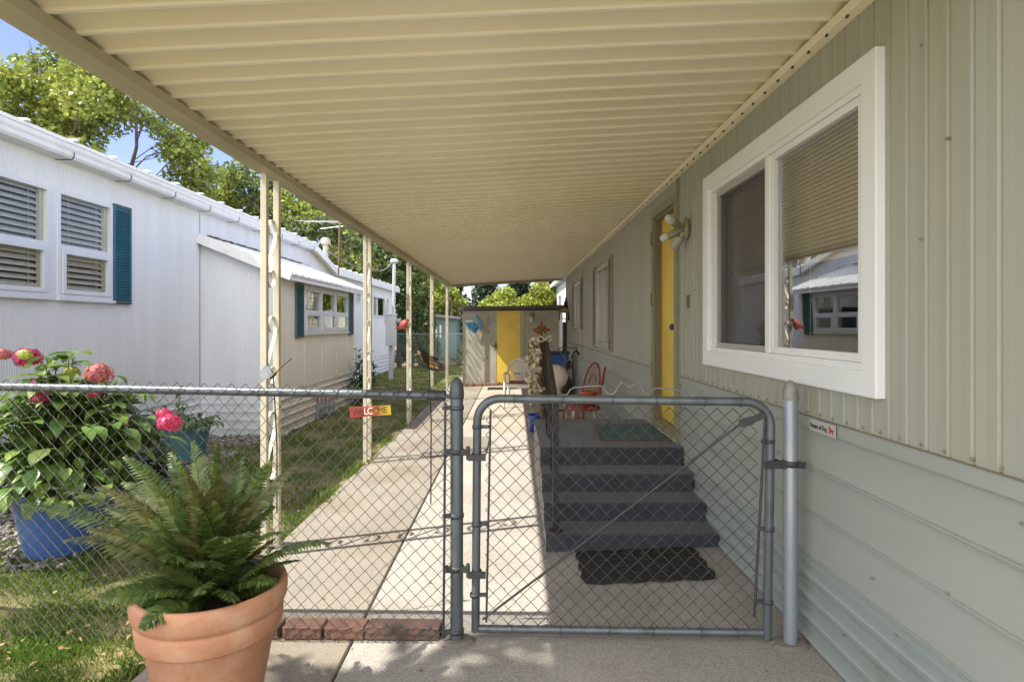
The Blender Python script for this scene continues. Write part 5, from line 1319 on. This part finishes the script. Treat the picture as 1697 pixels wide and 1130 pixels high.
# folded walking frame with a black bag
m_grey = mat('grey_metal_tube', (.16,.165,.17), .4, metal=.5, var=.15)
wk = thing('folded_walker', 'grey tubular folding walker with crook handles leaning by the wall', 'walker', (1.0,10.6,gz(1.0)))
b = MB(); zz = gz(1.0)
def W_(px, py, Y): return P(px,py,Y)
for A_, B_ in (((925,577),(957,577)),((925,577),(940,600)),((957,577),(930,612)),((927,612),(945,655)),((945,612),(927,655)),((937,585),(937,655)),((931,600),(950,640)),((948,600),(932,645))):
    b.tube([W_(*A_,10.5), W_(*B_,10.55)], .011, 6)
b.build('frame', m_grey, wk)
b = MB(); b.tube([W_(960,588,10.4),W_(956,582,10.4),W_(951,583,10.4),W_(949,590,10.4),W_(950,625,10.4),W_(952,690,10.4)], .018, 8); b.build('handle', m_black, wk)
b = MB(); b.ball(W_(938,640,10.6), .17, n=12, sc=(.8,.5,1.15)); b.ball(W_(942,605,10.6), .08, n=10, sc=(1,.7,1)); b.build('bag', m_rub, wk)
for px, py in ((929,668),(953,672)):
    b = MB(); c = W_(px,py,10.5); c.z = gz(1.0)+.09; b.tube([(c.x+.085*math.cos(a),c.y+.085*math.sin(a)*.3,c.z+.085*math.sin(a)) for a in [2*PI*k/16 for k in range(17)]], .014, 6); b.build('wheel', m_black, wk)
# blue bin and bucket
bn = thing('recycling_bin', 'blue plastic recycling bin with a dark lid between the shed and the home', 'bin', (.98,13.3,gz(1)))
b = MB(); z0_ = gz(1); b.add([(.78,13.1,z0_),(1.16,13.1,z0_),(1.16,13.5,z0_),(.78,13.5,z0_),(.74,13.05,z0_+.86),(1.2,13.05,z0_+.86),(1.2,13.55,z0_+.86),(.74,13.55,z0_+.86)],[(0,3,2,1),(4,5,6,7),(0,1,5,4),(1,2,6,5),(2,3,7,6),(3,0,4,7)]); b.build('body', mat('bin_blue', (.03,.085,.33), .4, var=.08), bn, bevel=.015)
b = MB(); b.box(.72,1.22,13.03,13.57,z0_+.862,z0_+.92); b.build('lid', mat('bin_lid', (.02,.035,.09), .45), bn, bevel=.012)
bk = thing('blue_bucket', 'small dark blue bucket on the path behind the landing', 'bucket', (.33,8.6,gz(.3)))
b = MB(); b.lathe([(.001,0),(.10,0),(.125,.22),(.132,.225),(.132,.245),(.12,.24),(.11,.03),(.001,.02)], 20, (.33,8.6,gz(.3))); b.build('body', mat('bucket_blue', (.025,.06,.30), .4), bk)
b = MB(); b.tube([(.33+.13*math.cos(a), 8.6-.06*math.sin(a), gz(.3)+.235-.10*math.sin(a)) for a in [PI*k/10 for k in range(11)]], .004, 5); b.build('handle', m_galvd, bk)
# garden tools against the corner
rk = thing('garden_broom', 'wooden handled garden tool with a tan head leaning on the home corner', 'garden tool', (1.25,14.4,gz(1.2)))
b = MB(); b.tube([(1.22,14.2,gz(1.2)),(1.27,14.5,1.78)], .018, 8); b.build('handle', m_brown, rk)
b = MB(); b.prism([(1.10,14.45,1.77),(1.14,14.45,1.86),(1.24,14.45,1.90),(1.31,14.45,1.86),(1.31,14.45,1.77)], (0,.05,0)); b.build('head', mat('tan_bristle', (.36,.26,.10), .8, var=.2), rk)
rk = thing('wooden_pole', 'thick brown wooden pole standing beside the garden broom', 'pole', (1.17,14.2,gz(1.2)))
b = MB(); b.tube([(1.17,14.2,gz(1.2)),(1.21,14.45,1.55)], .035, 8); tag_ = b.build('shaft', m_brown, rk)
wl_ = thing('wall_hook', 'black iron hanger on the wall beside the farthest window', 'hook', (1.36,14.6,1.8))
b = MB(); b.tube([(1.365,14.5,1.62),(1.20,14.5,1.62),(1.17,14.5,1.66)], .012, 6); b.tube([(1.35,14.7,1.6),(1.30,14.7,2.0),(1.27,14.7,2.15)], .022, 6); b.ball((1.27,14.7,1.95), .07, n=8, sc=(.7,1,2)); b.build('bracket', m_black, wl_)
# flower garland on the far rail post, with an orange leaf cross above it
ga = thing('flower_garland', 'cream silk flower garland wound up the far handrail post', 'garland', (.30,6.2,.5))
m_crf = mat('cream_petal', (.62,.53,.40), .8, var=.15, vs=30, island=.3, transl=.2); m_vine = mat('grapevine', (.10,.06,.035), .9, var=.3, vs=20, bump=.5, bs=60)
b = MB(); b.tube([P(905,690,6.15),P(903,640,6.15),P(902,600,6.15),P(899,560,6.15)], [.07,.065,.055,.04], 10)
for k in range(5):
    b.tube([P(905-5*i/11+7*math.sin(i*1.1+k*1.3), 690-12*i, 6.1+.05*math.cos(i*1.1+k)) for i in range(11)], .008, 5)
b.build('vine', m_vine, ga)
rd = random.Random(4); V = []; F = []; VL = []; FL = []
for i in range(150):
    t = rd.random(); py = 562+98*t; px = 886+4*math.sin(t*9)+rd.gauss(0,6.0)*(1-.3*abs(t-.4)); c = P(px,py,6.1+rd.uniform(-.08,.08)); ax = Vector((rd.gauss(0,1),-1.2,rd.gauss(0,1))).normalized(); t1 = ax.cross(Vector((.1,.2,1))).normalized(); t2 = ax.cross(t1); s_ = rd.uniform(.022,.036)
    for k in range(5):
        a = k*1.2566+i; e1 = t1*math.cos(a)+t2*math.sin(a); e2 = t2*math.cos(a)-t1*math.sin(a); o = len(V); V += [c, c+e1*s_*.6+e2*s_*.4, c+e1*s_+ax*s_*.25, c+e1*s_*.6-e2*s_*.4]; F.append((o,o+1,o+2,o+3))
fast_mesh('blossom', np.array([tuple(v) for v in V]), np.array(F), m_crf, ga)
lv = []
for i in range(60):
    t = rd.random(); c = P(886+rd.gauss(0,5), 560+105*t, 6.12); lv.append((c, Vector((rd.gauss(0,1),-.6,rd.gauss(0,1))), Vector((0,-1,.2)), .06, .032, .2, .2))
leafy('leaf', ga, lv, mat('garland_leaf', (.20,.22,.07), .6, var=.2, island=.3, transl=.2))
b = MB(); bow = P(903,563,6.1)
for sgn in (-1,1): b.tube([bow, bow+Vector((sgn*.05,-.02,.04)), bow+Vector((sgn*.08,0,.01)), bow+Vector((sgn*.03,0,-.02)), bow], .012, 6)
b.build('ribbon', m_crm, ga)
oc = thing('leaf_cross', 'orange and brown autumn leaf cross on a stick above the garland', 'ornament', tuple(P(897,600,6.3)))
b = MB(); b.tube([P(898,600,6.3), P(897,548,6.3)], .012, 6); b.build('stick', m_vine, oc)
V = []; m_or = mat('autumn_leaf', (.28,.085,.022), .7, var=.3, vs=30, island=.4, transl=.2); lv = []
for i in range(46):
    arm = i % 4; t = rd.random(); base = P(897,547,6.28); dv = [Vector((1,0,0)),Vector((-1,0,0)),Vector((0,0,1)),Vector((0,0,-1))][arm]; p = base+dv*.055*t+Vector((rd.gauss(0,.012),rd.uniform(-.04,.02),rd.gauss(0,.012)))
    lv.append((p, dv+Vector((rd.gauss(0,.5),rd.gauss(0,.3),rd.gauss(0,.5))), Vector((0,-1,0)), .038, .026, .3, .2))
leafy('leaf', oc, lv, m_or)
b = MB(); b.ball(P(897,547,6.24), .025, n=8); b.tube([P(891,547,6.29),P(903,547,6.29)], .012, 6); b.build('centre', m_brown, oc)
gr = MB()
o = thing('floor_grate', 'low dark metal grate lying flat on the path before the shed', 'grate', (-.25,14.6,gz(-.2)))
for i in range(9): gr.box(-.62+.0*i, .2, 14.45+.05*i, 14.46+.05*i, gz(0)-.012, gz(0)+.006)
for x in (-.62,-.35,-.08,.2): gr.box(x-.006, x+.006, 14.44, 14.88, gz(0)-.016, gz(0)+.003)
gr.build('bars', m_fit, o)
# ================================================================== TREES
def leaf_cloud(centres, rad, n, size, rng, flat=.75, shell=.0):
    """n bent leaves scattered round cluster centres; returns verts, quad faces"""
    c = np.asarray(centres)[rng.integers(0, len(centres), n)]
    r = np.asarray(rad)
    off = rng.normal(0, 1, (n,3)); off /= np.linalg.norm(off, axis=1)[:,None]+1e-9
    off *= (rng.random(n)[:,None]**.5)*r
    off[:,2] *= flat
    p = c+off
    nr = rng.normal(0,1,(n,3)); nr[:,2] += .9; nr /= np.linalg.norm(nr,axis=1)[:,None]
    t = rng.normal(0,1,(n,3)); t -= nr*(t*nr).sum(1)[:,None]; t /= np.linalg.norm(t,axis=1)[:,None]+1e-9
    s = np.cross(nr,t); L = size*rng.uniform(.65,1.25,n)[:,None]; W = L*.42
    v = np.stack([p-t*L*.5, p+s*W+nr*L*.10, p+t*L*.5-nr*L*.1, p-s*W+nr*L*.10], 1).reshape(-1,3)
    f = np.arange(n*4).reshape(-1,4)
    return v, f
def leafmat(name, c, isl=.35, tr=.35): return mat(name, c, .5, var=.22, vs=1.2, island=isl, transl=tr)
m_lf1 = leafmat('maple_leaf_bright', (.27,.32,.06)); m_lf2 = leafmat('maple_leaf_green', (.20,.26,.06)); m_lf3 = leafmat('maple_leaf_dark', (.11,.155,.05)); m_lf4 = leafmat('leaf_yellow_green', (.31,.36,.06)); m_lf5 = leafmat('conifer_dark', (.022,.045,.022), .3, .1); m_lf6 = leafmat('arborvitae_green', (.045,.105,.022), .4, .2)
def tree(name, label, base, top, clusters, crad, n, size, mt, seed, trunk_r=.16, mt2=None, lean=(0,0), limbs=True, cat='tree', flat=.75):
    """clusters: list of (x,y,z) leaf-mass centres in world space"""
    rng = np.random.default_rng(seed); rd = random.Random(seed)
    t_ = thing(name, label, cat, tuple(base)); base = Vector(base)
    ch = Vector((base.x+lean[0], base.y+lean[1], top))
    b = MB(); n_ = 7; tp_ = []
    for i in range(n_):
        f = i/(n_-1); tp_.append(base.lerp(ch, f)+Vector((rd.gauss(0,.05)*f*3, rd.gauss(0,.05)*f*3, 0)))
    b.tube(tp_, [trunk_r*(1.25-1.0*(i/(n_-1))**.8) for i in range(n_)], 9)
    if limbs:
        for c in clusters:
            c = Vector(c); f = min(.95, max(.35, (c.z-base.z-.9*math.hypot(c.x-ch.x,c.y-ch.y))/(top-base.z+1e-6))); k = f*(n_-1); i = min(n_-2, int(k)); s = tp_[i].lerp(tp_[i+1], k-i)
            m = s.lerp(c, .5)+Vector((rd.gauss(0,.18), rd.gauss(0,.18), rd.uniform(-.15,.2)))
            r0 = trunk_r*.38*(1-f*.5); b.tube([s, s.lerp(m,.5)+Vector((0,0,.08)), m, c], [r0, r0*.75, r0*.55, r0*.2], 6)
            for q in range(3):
                e = c+Vector((rd.gauss(0,1),rd.gauss(0,1),rd.gauss(0,.7)))*crad*.6; b.tube([m.lerp(c,.4+.2*q), e], [r0*.3, r0*.08], 5)
    b.build('trunk', m_bark, t_)
    v, f = leaf_cloud(clusters, crad, n, size, rng, flat)
    mi = None
    if mt2 is not None:
        h = v.reshape(-1,4,3)[:,0,:]; mi = (np.sin(h[:,0]*1.9+seed)+np.sin(h[:,2]*2.3)+np.sin(h[:,1]*2.1)+rng.normal(0,.7,len(h)) > .3).astype(int)
    fast_mesh('crown', v, f, [mt] + ([mt2] if mt2 else []), t_, mi)
    return t_
def scr(L, Y, dj, seed):                       # leaf-mass centres seen at given places, spread in depth
    rd = random.Random(seed); return [tuple(P(x,y,Y+rd.uniform(-dj,dj))) for x, y in L]
GB_ = lambda x, y: (x, y, LAWN_B)
# big bright maple behind the white home
cl = scr([(20,150),(60,120),(95,105),(130,140),(40,190),(85,170),(130,190),(165,165),(20,235),(65,235),(110,235),(138,225),(195,150),(10,130),(105,150),(175,200),(0,200),(-30,170),(-40,230),(128,262),(90,280),(40,275),(-70,140),(-90,200),(180,125),(150,120),(140,165),(100,190)], 15.5, 1.6, 1)
tree('maple_tree', 'big bright yellow green maple rising over the white roof at far left', GB_(-12.2,15.8), 8.2, cl, .66, 15000, .125, m_lf1, 31, .2, m_lf2)
cl = scr([(215,185),(250,200),(280,225),(300,250),(320,235),(300,290),(330,305),(318,275),(285,190),(310,325),(285,255),(345,285),(200,175),(335,335),(322,250)], 17.5, .8, 2)
tree('maple_tree', 'thin leaning maple with bare forked trunk seen against the blue sky', tuple(P(168,252,17.5))[:2]+(LAWN_B,), 8.0, cl, .52, 5200, .12, m_lf2, 32, .12, m_lf1, lean=(1.0,0))
cl = scr([(380,300),(400,288),(420,320),(390,345),(440,345),(475,335),(500,360),(460,375),(500,395),(540,380),(565,400),(530,420),(560,430),(590,410),(480,420),(600,440),(450,310),(520,340),(370,330),(415,365),(555,360),(600,380)], 21, 2.0, 3)
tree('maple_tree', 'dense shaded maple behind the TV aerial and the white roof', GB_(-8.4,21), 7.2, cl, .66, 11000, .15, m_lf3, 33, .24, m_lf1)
cl = scr([(590,400),(620,420),(650,410),(615,455),(640,440),(670,440),(590,440),(700,460),(660,470),(690,435),(575,385),(630,390)], 28, 2.0, 4)
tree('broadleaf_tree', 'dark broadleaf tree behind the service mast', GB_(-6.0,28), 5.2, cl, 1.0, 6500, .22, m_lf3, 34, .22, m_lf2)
# trees over the shed roof
cl = scr([(715,480),(735,490),(750,505),(725,510),(745,520),(700,495),(690,470),(712,500)], 38, 2.5, 5)
tree('broadleaf_tree', 'sunlit green tree behind the teal shed left of the shed roof', GB_(-3.9,38), 3.2, cl, 1.1, 6000, .24, m_lf2, 35, .2, m_lf4)
cl = scr([(815,503),(830,494),(845,503),(835,510),(820,515),(850,515),(838,488),(808,510)], 30, 1.0, 6)
tree('small_tree', 'yellow green young tree above the middle of the shed roof', GB_(-.6,30), 2.3, cl, .55, 2800, .17, m_lf4, 36, .09)
cl = scr([(880,500),(895,490),(910,485),(900,500),(885,510),(912,500),(895,480),(918,492),(872,505)], 28, 1.0, 7)
tree('small_tree', 'golden yellow green bush above the right end of the shed roof', GB_(1.3,28), 2.4, cl, .52, 3000, .16, m_lf4, 37, .09)
for i, (x, Y, h, lab) in enumerate(((-2.8,62,6.2,'dark conifer far behind the shed, left one'),(.6,58,5.8,'dark conifer far behind the shed, in the middle'),(3.6,60,6.6,'dark conifer far behind the shed, right one'),(-6.4,64,7.0,'dark conifer far behind the sunlit green tree'),(-9.5,60,6.5,'dark conifer farthest left behind the arborvitae'),(7.5,66,9,'tall dark conifer behind the white house gable'))):
    rd = random.Random(i+50); cl = []
    for k in range(60):
        f = rd.random(); a = rd.uniform(0,2*PI); r = (1-f)*2.9+.3; cl.append((x+r*math.cos(a)*rd.random()**.5, Y+r*math.sin(a)*rd.random()**.5, LAWN_B+.5+f*(h-.6)))
    tree('conifer_tree', lab, GB_(x,Y), h, cl, .75, 3600, .34, m_lf5, 60+i, .2, limbs=False, group=None) if False else tree('conifer_tree', lab, GB_(x,Y), h, cl, .95, 7500, .38, m_lf5, 60+i, .2, limbs=False)
# arborvitae columns
for i, (px, top, Y, wd, lab) in enumerate(((662,452,24.2,.50,'narrow arborvitae nearest the white home'),(682,455,24.8,.55,'middle arborvitae behind the third awning post'),(703,472,25.4,.50,'right hand arborvitae of the row, shorter and darker'))):
    c0 = P(px, top, Y); rd = random.Random(80+i); cl = []
    for k in range(70):
        f = rd.random(); a = rd.uniform(0,2*PI); r = wd*(1-f**2.2)*1.0; cl.append((c0.x+r*math.cos(a), Y+r*math.sin(a), LAWN_B+.25+f*(c0.z-LAWN_B-.4)))
    tree('arborvitae', lab, (c0.x, Y, LAWN_B), c0.z-.3, cl, .20, 5000, .11, m_lf6 if i < 2 else m_lf3, 90+i, .09, limbs=False, flat=1.5, mt2=m_lf3 if i < 2 else None, cat='conifer')
# tree in front of the white home, outside the picture: it dapples the lawn and the drive
cl = []
rd = random.Random(77)
for k in range(26):
    a = rd.uniform(0,2*PI); r = rd.random()**.5*2.0; cl.append((-6.3+r*math.cos(a), .75+r*math.sin(a)*.55, 7.2+rd.uniform(-1.3,1.7)))
tree('maple_tree', 'maple standing in front of the white home and shading the near lawn', GB_(-6.6,.6), 7.2, cl, .50, 3900, .15, m_lf2, 41, .18)

# ================================================================== FAR THINGS
wh = thing('far_white_house', 'bright white sunlit house end glimpsed past the shed at right', 'house', (2.0,25,LAWN_B))
b = MB(); b.box(1.95, 7, 20.5, 30.5, LAWN_B, 3.15); b.build('wall', m_white, wh)
b = MB(); b.add([(1.7,20.3,3.2),(1.7,30.8,3.2),(4.5,30.8,4.0),(4.5,20.3,4.0),(1.7,20.3,3.35),(1.7,30.8,3.35),(4.5,30.8,4.15),(4.5,20.3,4.15)],[(0,1,2,3),(7,6,5,4),(0,4,5,1),(1,5,6,2),(2,6,7,3),(3,7,4,0)]); b.build('roof', m_roofw, wh)
fw = Wall(1.95,-1)
for (y0,y1,z0,z1) in ((24.2,25.6,2.0,2.75),(23.6,25.4,.5,1.4)):
    f = MB(); fw.ring(f, y0, y1, z0, z1, .07, .001, .05); fo = f.build('window', mat('window_surround', (.5,.5,.52), .5), wh); f = MB(); fw.box(f, y0+.07, y1-.07, z0+.07, z1-.07, .004, .02); sub(f, 'pane', mat('grey_pane', (.18,.18,.22), .15, var=.1), wh, fo)
ts = thing('teal_shed', 'small pale teal shed with a grey roof beyond the back fence', 'shed', (-3.5,30,LAWN_B))
m_tw = mat('pale_teal_paint', (.17,.25,.26), .6, var=.08); m_gr = mat('grey_felt_roof', (.28,.29,.30), .8, var=.12)
b = MB(); b.box(-4.1,-2.75,29,31.5,LAWN_B,1.85); b.build('wall', m_tw, ts); b = MB()
b.add([(-4.3,28.7,1.95),(-2.55,28.7,1.78),(-2.55,31.8,1.78),(-4.3,31.8,1.95),(-4.3,28.7,2.07),(-2.55,28.7,1.90),(-2.55,31.8,1.90),(-4.3,31.8,2.07)],[(0,3,2,1),(4,5,6,7),(0,1,5,4),(1,2,6,5),(2,3,7,6),(3,0,4,7)]); b.build('roof', m_gr, ts)
b = MB()
for x in (-3.75,-3.55): b.box(x,x+.08,28.97,29.0,.9,1.5)
b.build('window', m_trimw, ts)
cp = thing('dark_porch', 'dark timber porch with a pale grey roof beyond the back fence', 'porch', (-2.3,32,LAWN_B))
b = MB()
for x in (-2.65,-2.2,-1.8,-1.45,-1.0): b.box(x,x+.12,31,31.12,LAWN_B,1.62)
b.build('post', m_black, cp); b = MB(); b.box(-2.7,-.9,30.98,31.02,.78,.86); b.box(-2.7,-.9,31.0,31.06,LAWN_B,.62); b.build('railing', m_black, cp)
b = MB(); b.add([(-2.75,30.7,1.65),(-.8,30.7,1.65),(-.8,34,2.2),(-2.75,34,2.2),(-2.75,30.7,1.76),(-.8,30.7,1.76),(-.8,34,2.31),(-2.75,34,2.31)],[(0,3,2,1),(4,5,6,7),(0,1,5,4),(1,2,6,5),(2,3,7,6),(3,0,4,7)]); b.build('roof', m_gr, cp)
b = MB(); b.box(-2.7,-.9,33.5,33.6,LAWN_B,1.9); b.build('back_wall', m_dark, cp)
bf2 = thing('back_fence', 'chain link fence with a bright top rail across the end of the lawn', 'fence', (-3,22.5,LAWN_B))
fyb = 22.5
b = MB(); b.tube([(-5,fyb,1.16),(-1.45,fyb,1.16)], .022, 8); b.build('top_rail', m_galv, bf2)
for x in (-4.9,-2.9,-1.55):
    b = MB(); b.tube([(x,fyb,LAWN_B),(x,fyb,1.2)], .026, 10); b.build('post', m_galv, bf2)
b = MB(); wire_mesh(b, (-5,fyb-.03), (-1.5,fyb-.03), lambda t: LAWN_B+.04, lambda t: 1.18, .0028, .05); b.build('wire_mesh', mat('bright_wire', (.42,.43,.43), .45, metal=.5), bf2)
# undergrowth behind the back fence
for i, (x, lab) in enumerate(((-5.2,'shaded bush behind the meter box at the lawn end'),(-1.9,'dark low bush behind the back fence, right part'),(-3.4,'dark low bush behind the back fence, under the arborvitae'))):
    shrub('bush', lab, (x, 23.6+.8*(i == 1), LAWN_B), .8, 1.0+.2*(i == 0), 60, (.12,.2), m_lf3, 130+i)

# ================================================================== GRASS, GRAVEL, LEAF LITTER
def grass(name, label, areas, mt, seed):
    rng = np.random.default_rng(seed); VV = []; 
    for (x0,x1,y0,y1,den,hmin,hmax,wd) in areas:
        n = int((x1-x0)*(y1-y0)*den); x = rng.uniform(x0,x1,n); y = rng.uniform(y0,y1,n)
        keep = np.ones(n,bool)
        clump = np.sin(x*5.1+1.3)*np.sin(y*4.3)+np.sin(x*11+y*7)*.6+np.sin(y*13-x*3)*.4
        keep &= (clump+rng.normal(0,.6,n)) > -.75
        keep &= ~((x < -1.71) & False)
        gvl = (x < -3.55+.22*np.sin(y*2.2)+.1*np.sin(y*6)) & (y > 4.5) & (y < 9.0)
        keep &= ~gvl
        x = x[keep]; y = y[keep]; n = len(x)
        z = np.where(x > -1.8, LAWN_A, LAWN_A+(LAWN_B-LAWN_A)*np.minimum(1,(-1.8-x)/2.6))
        m = (x > -6)&(x < -1.85)&(y > -1)&(y < 14); z = z+np.where(m, .018*np.sin(x*3.1+y*1.7)+.012*np.sin(x*7.3-y*5.1), 0)
        a = rng.uniform(0,2*PI,n); h = rng.uniform(hmin,hmax,n)*(.7+.35*np.clip(clump[keep]+.6,0,1.4)); le = rng.uniform(.1,.9,n)*h; b_ = rng.uniform(0,2*PI,n)
        bx = np.cos(a)*wd/2; by = np.sin(a)*wd/2; dx = np.cos(b_)*le; dy = np.sin(b_)*le
        VV.append(np.stack([np.stack([x-bx,y-by,z-.004],1), np.stack([x+bx,y+by,z-.004],1), np.stack([x+bx*.6+dx*.45,y+by*.6+dy*.45,z+h*.62],1), np.stack([x+dx,y+dy,z+h*.92],1)],1))
    V = np.concatenate(VV).reshape(-1,3); F = np.arange(len(V)).reshape(-1,4)
    o = fast_mesh(name, V, F, mt); stuff(o, label, 'grass'); return o
m_gra = mat('lawn_grass', (.135,.215,.036), .55, var=.25, vs=2.2, island=.45, transl=.3, col2=(.32,.27,.09), c2s=1.25, c2lo=.53, c2hi=.74)
grass('grass', 'patchy green and straw coloured lawn grass between the path and the white home', [(-4.2,-1.72,1.3,3.2,8500,.022,.062,.0042),(-4.6,-1.72,3.2,5.2,5200,.022,.055,.005),(-4.6,-1.70,5.2,9.5,2600,.02,.05,.007),(-4.7,-1.70,9.5,16,1100,.02,.05,.011),(-6,-1.3,16,24,420,.03,.06,.02),(-1.82,-1.66,3.0,9.0,5200,.02,.06,.006)], m_gra, 3)
# pebbles at the foot of the white home
rng = np.random.default_rng(8)
ico = bmesh.new(); bmesh.ops.create_icosphere(ico, subdivisions=1, radius=1.0); IV = np.array([v.co[:] for v in ico.verts]); IF = np.array([[v.index for v in f.verts] for f in ico.faces]); ico.free()
n = 5200; gx_ = rng.uniform(-4.62,-3.35,n); gy_ = rng.uniform(4.3,9.0,n); gx_[:700] = rng.uniform(-4.62,-2.6,700); gy_[:700] = rng.uniform(4.0,4.9,700)
kp_ = (gx_ < -3.42+.22*np.sin(gy_*2.2)+.1*np.sin(gy_*6)) | (np.arange(n) < 700)*(gx_ < -3.0)
gx_, gy_ = gx_[kp_], gy_[kp_]; n = len(gx_)
gzv = LAWN_A+(LAWN_B-LAWN_A)*np.minimum(1,(-1.8-gx_)/2.6)+rng.uniform(.0,.035,n)
s = rng.uniform(.012,.036,n)[:,None]*rng.uniform(.6,1.3,(n,3)); s[:,2] *= .65
ang = rng.uniform(0,2*PI,n); ca, sa = np.cos(ang), np.sin(ang)
V = IV[None]*s[:,None]*rng.uniform(.82,1.12,(n,len(IV),1)); VX = V[...,0]*ca[:,None]-V[...,1]*sa[:,None]; VY = V[...,0]*sa[:,None]+V[...,1]*ca[:,None]
V = np.stack([VX+gx_[:,None], VY+gy_[:,None], V[...,2]+gzv[:,None]], -1).reshape(-1,3); F = (IF[None]+(np.arange(n)*len(IV))[:,None,None]).reshape(-1,3)
m_peb = mat('pebble', (.22,.20,.185), .8, var=.2, vs=9, island=.55)
stuff(fast_mesh('gravel', V, F, m_peb, smooth=True), 'grey rounded pebbles along the skirting of the white home', 'gravel')
# fallen leaves and bark chips on the lawn edge
rd = random.Random(12); lv = []
for i in range(130):
    x = rd.uniform(-2.6,-1.72); y = rd.uniform(1.7,3.3)
    if rd.random() < .35: x = rd.uniform(-1.95,-1.72)
    a = rd.uniform(0,2*PI); L_ = rd.uniform(.015,.042); lv.append((Vector((x,y,LAWN_A+.03+rd.uniform(0,.02))), Vector((math.cos(a),math.sin(a),rd.uniform(-.2,.3))), Vector((rd.gauss(0,.2),rd.gauss(0,.2),1)), L_, L_*rd.uniform(.35,.8), rd.uniform(-.5,.6), rd.uniform(0,.6)))
for i in range(60):
    y = rd.uniform(3.2,15); x = rd.uniform(-4.2,-1.72); a = rd.uniform(0,2*PI); lv.append((Vector((x,y,lz(x)+.035)), Vector((math.cos(a),math.sin(a),.1)), Vector((0,0,1)), .05, .03, .3, .3))
for i in range(22):
    x = rd.uniform(-1.5,1.1); y = rd.uniform(2.2,4.0); a = rd.uniform(0,2*PI); lv.append((Vector((x,y,gz(x)+.006)), Vector((math.cos(a),math.sin(a),.02)), Vector((0,0,1)), rd.uniform(.012,.03), .012, .2, .2))
for x, y, z in ((.5,4.1,.087),(.9,4.4,.215),(1.2,4.2,.087),(.42,5.2,.489),(1.15,4.7,.347),(.36,3.93,gz(.4)+.012),(.44,3.96,gz(.4)+.012)):
    lv.append((Vector((x,y,z)), Vector((rd.gauss(0,1),rd.gauss(0,1),.1)), Vector((0,0,1)), .03, .02, .4, .3))
lf = leafy('fallen_leaves', None, lv, mat('dead_leaf', (.25,.16,.08), .8, var=.3, vs=12, island=.5)); stuff(lf, 'dry brown leaves and bark scraps scattered over the lawn edge', 'leaf litter')

for o in ROOTS:
    if '_loc' in o: del o['_loc']
for o in bpy.data.objects:
    if '_loc' in o: del o['_loc']
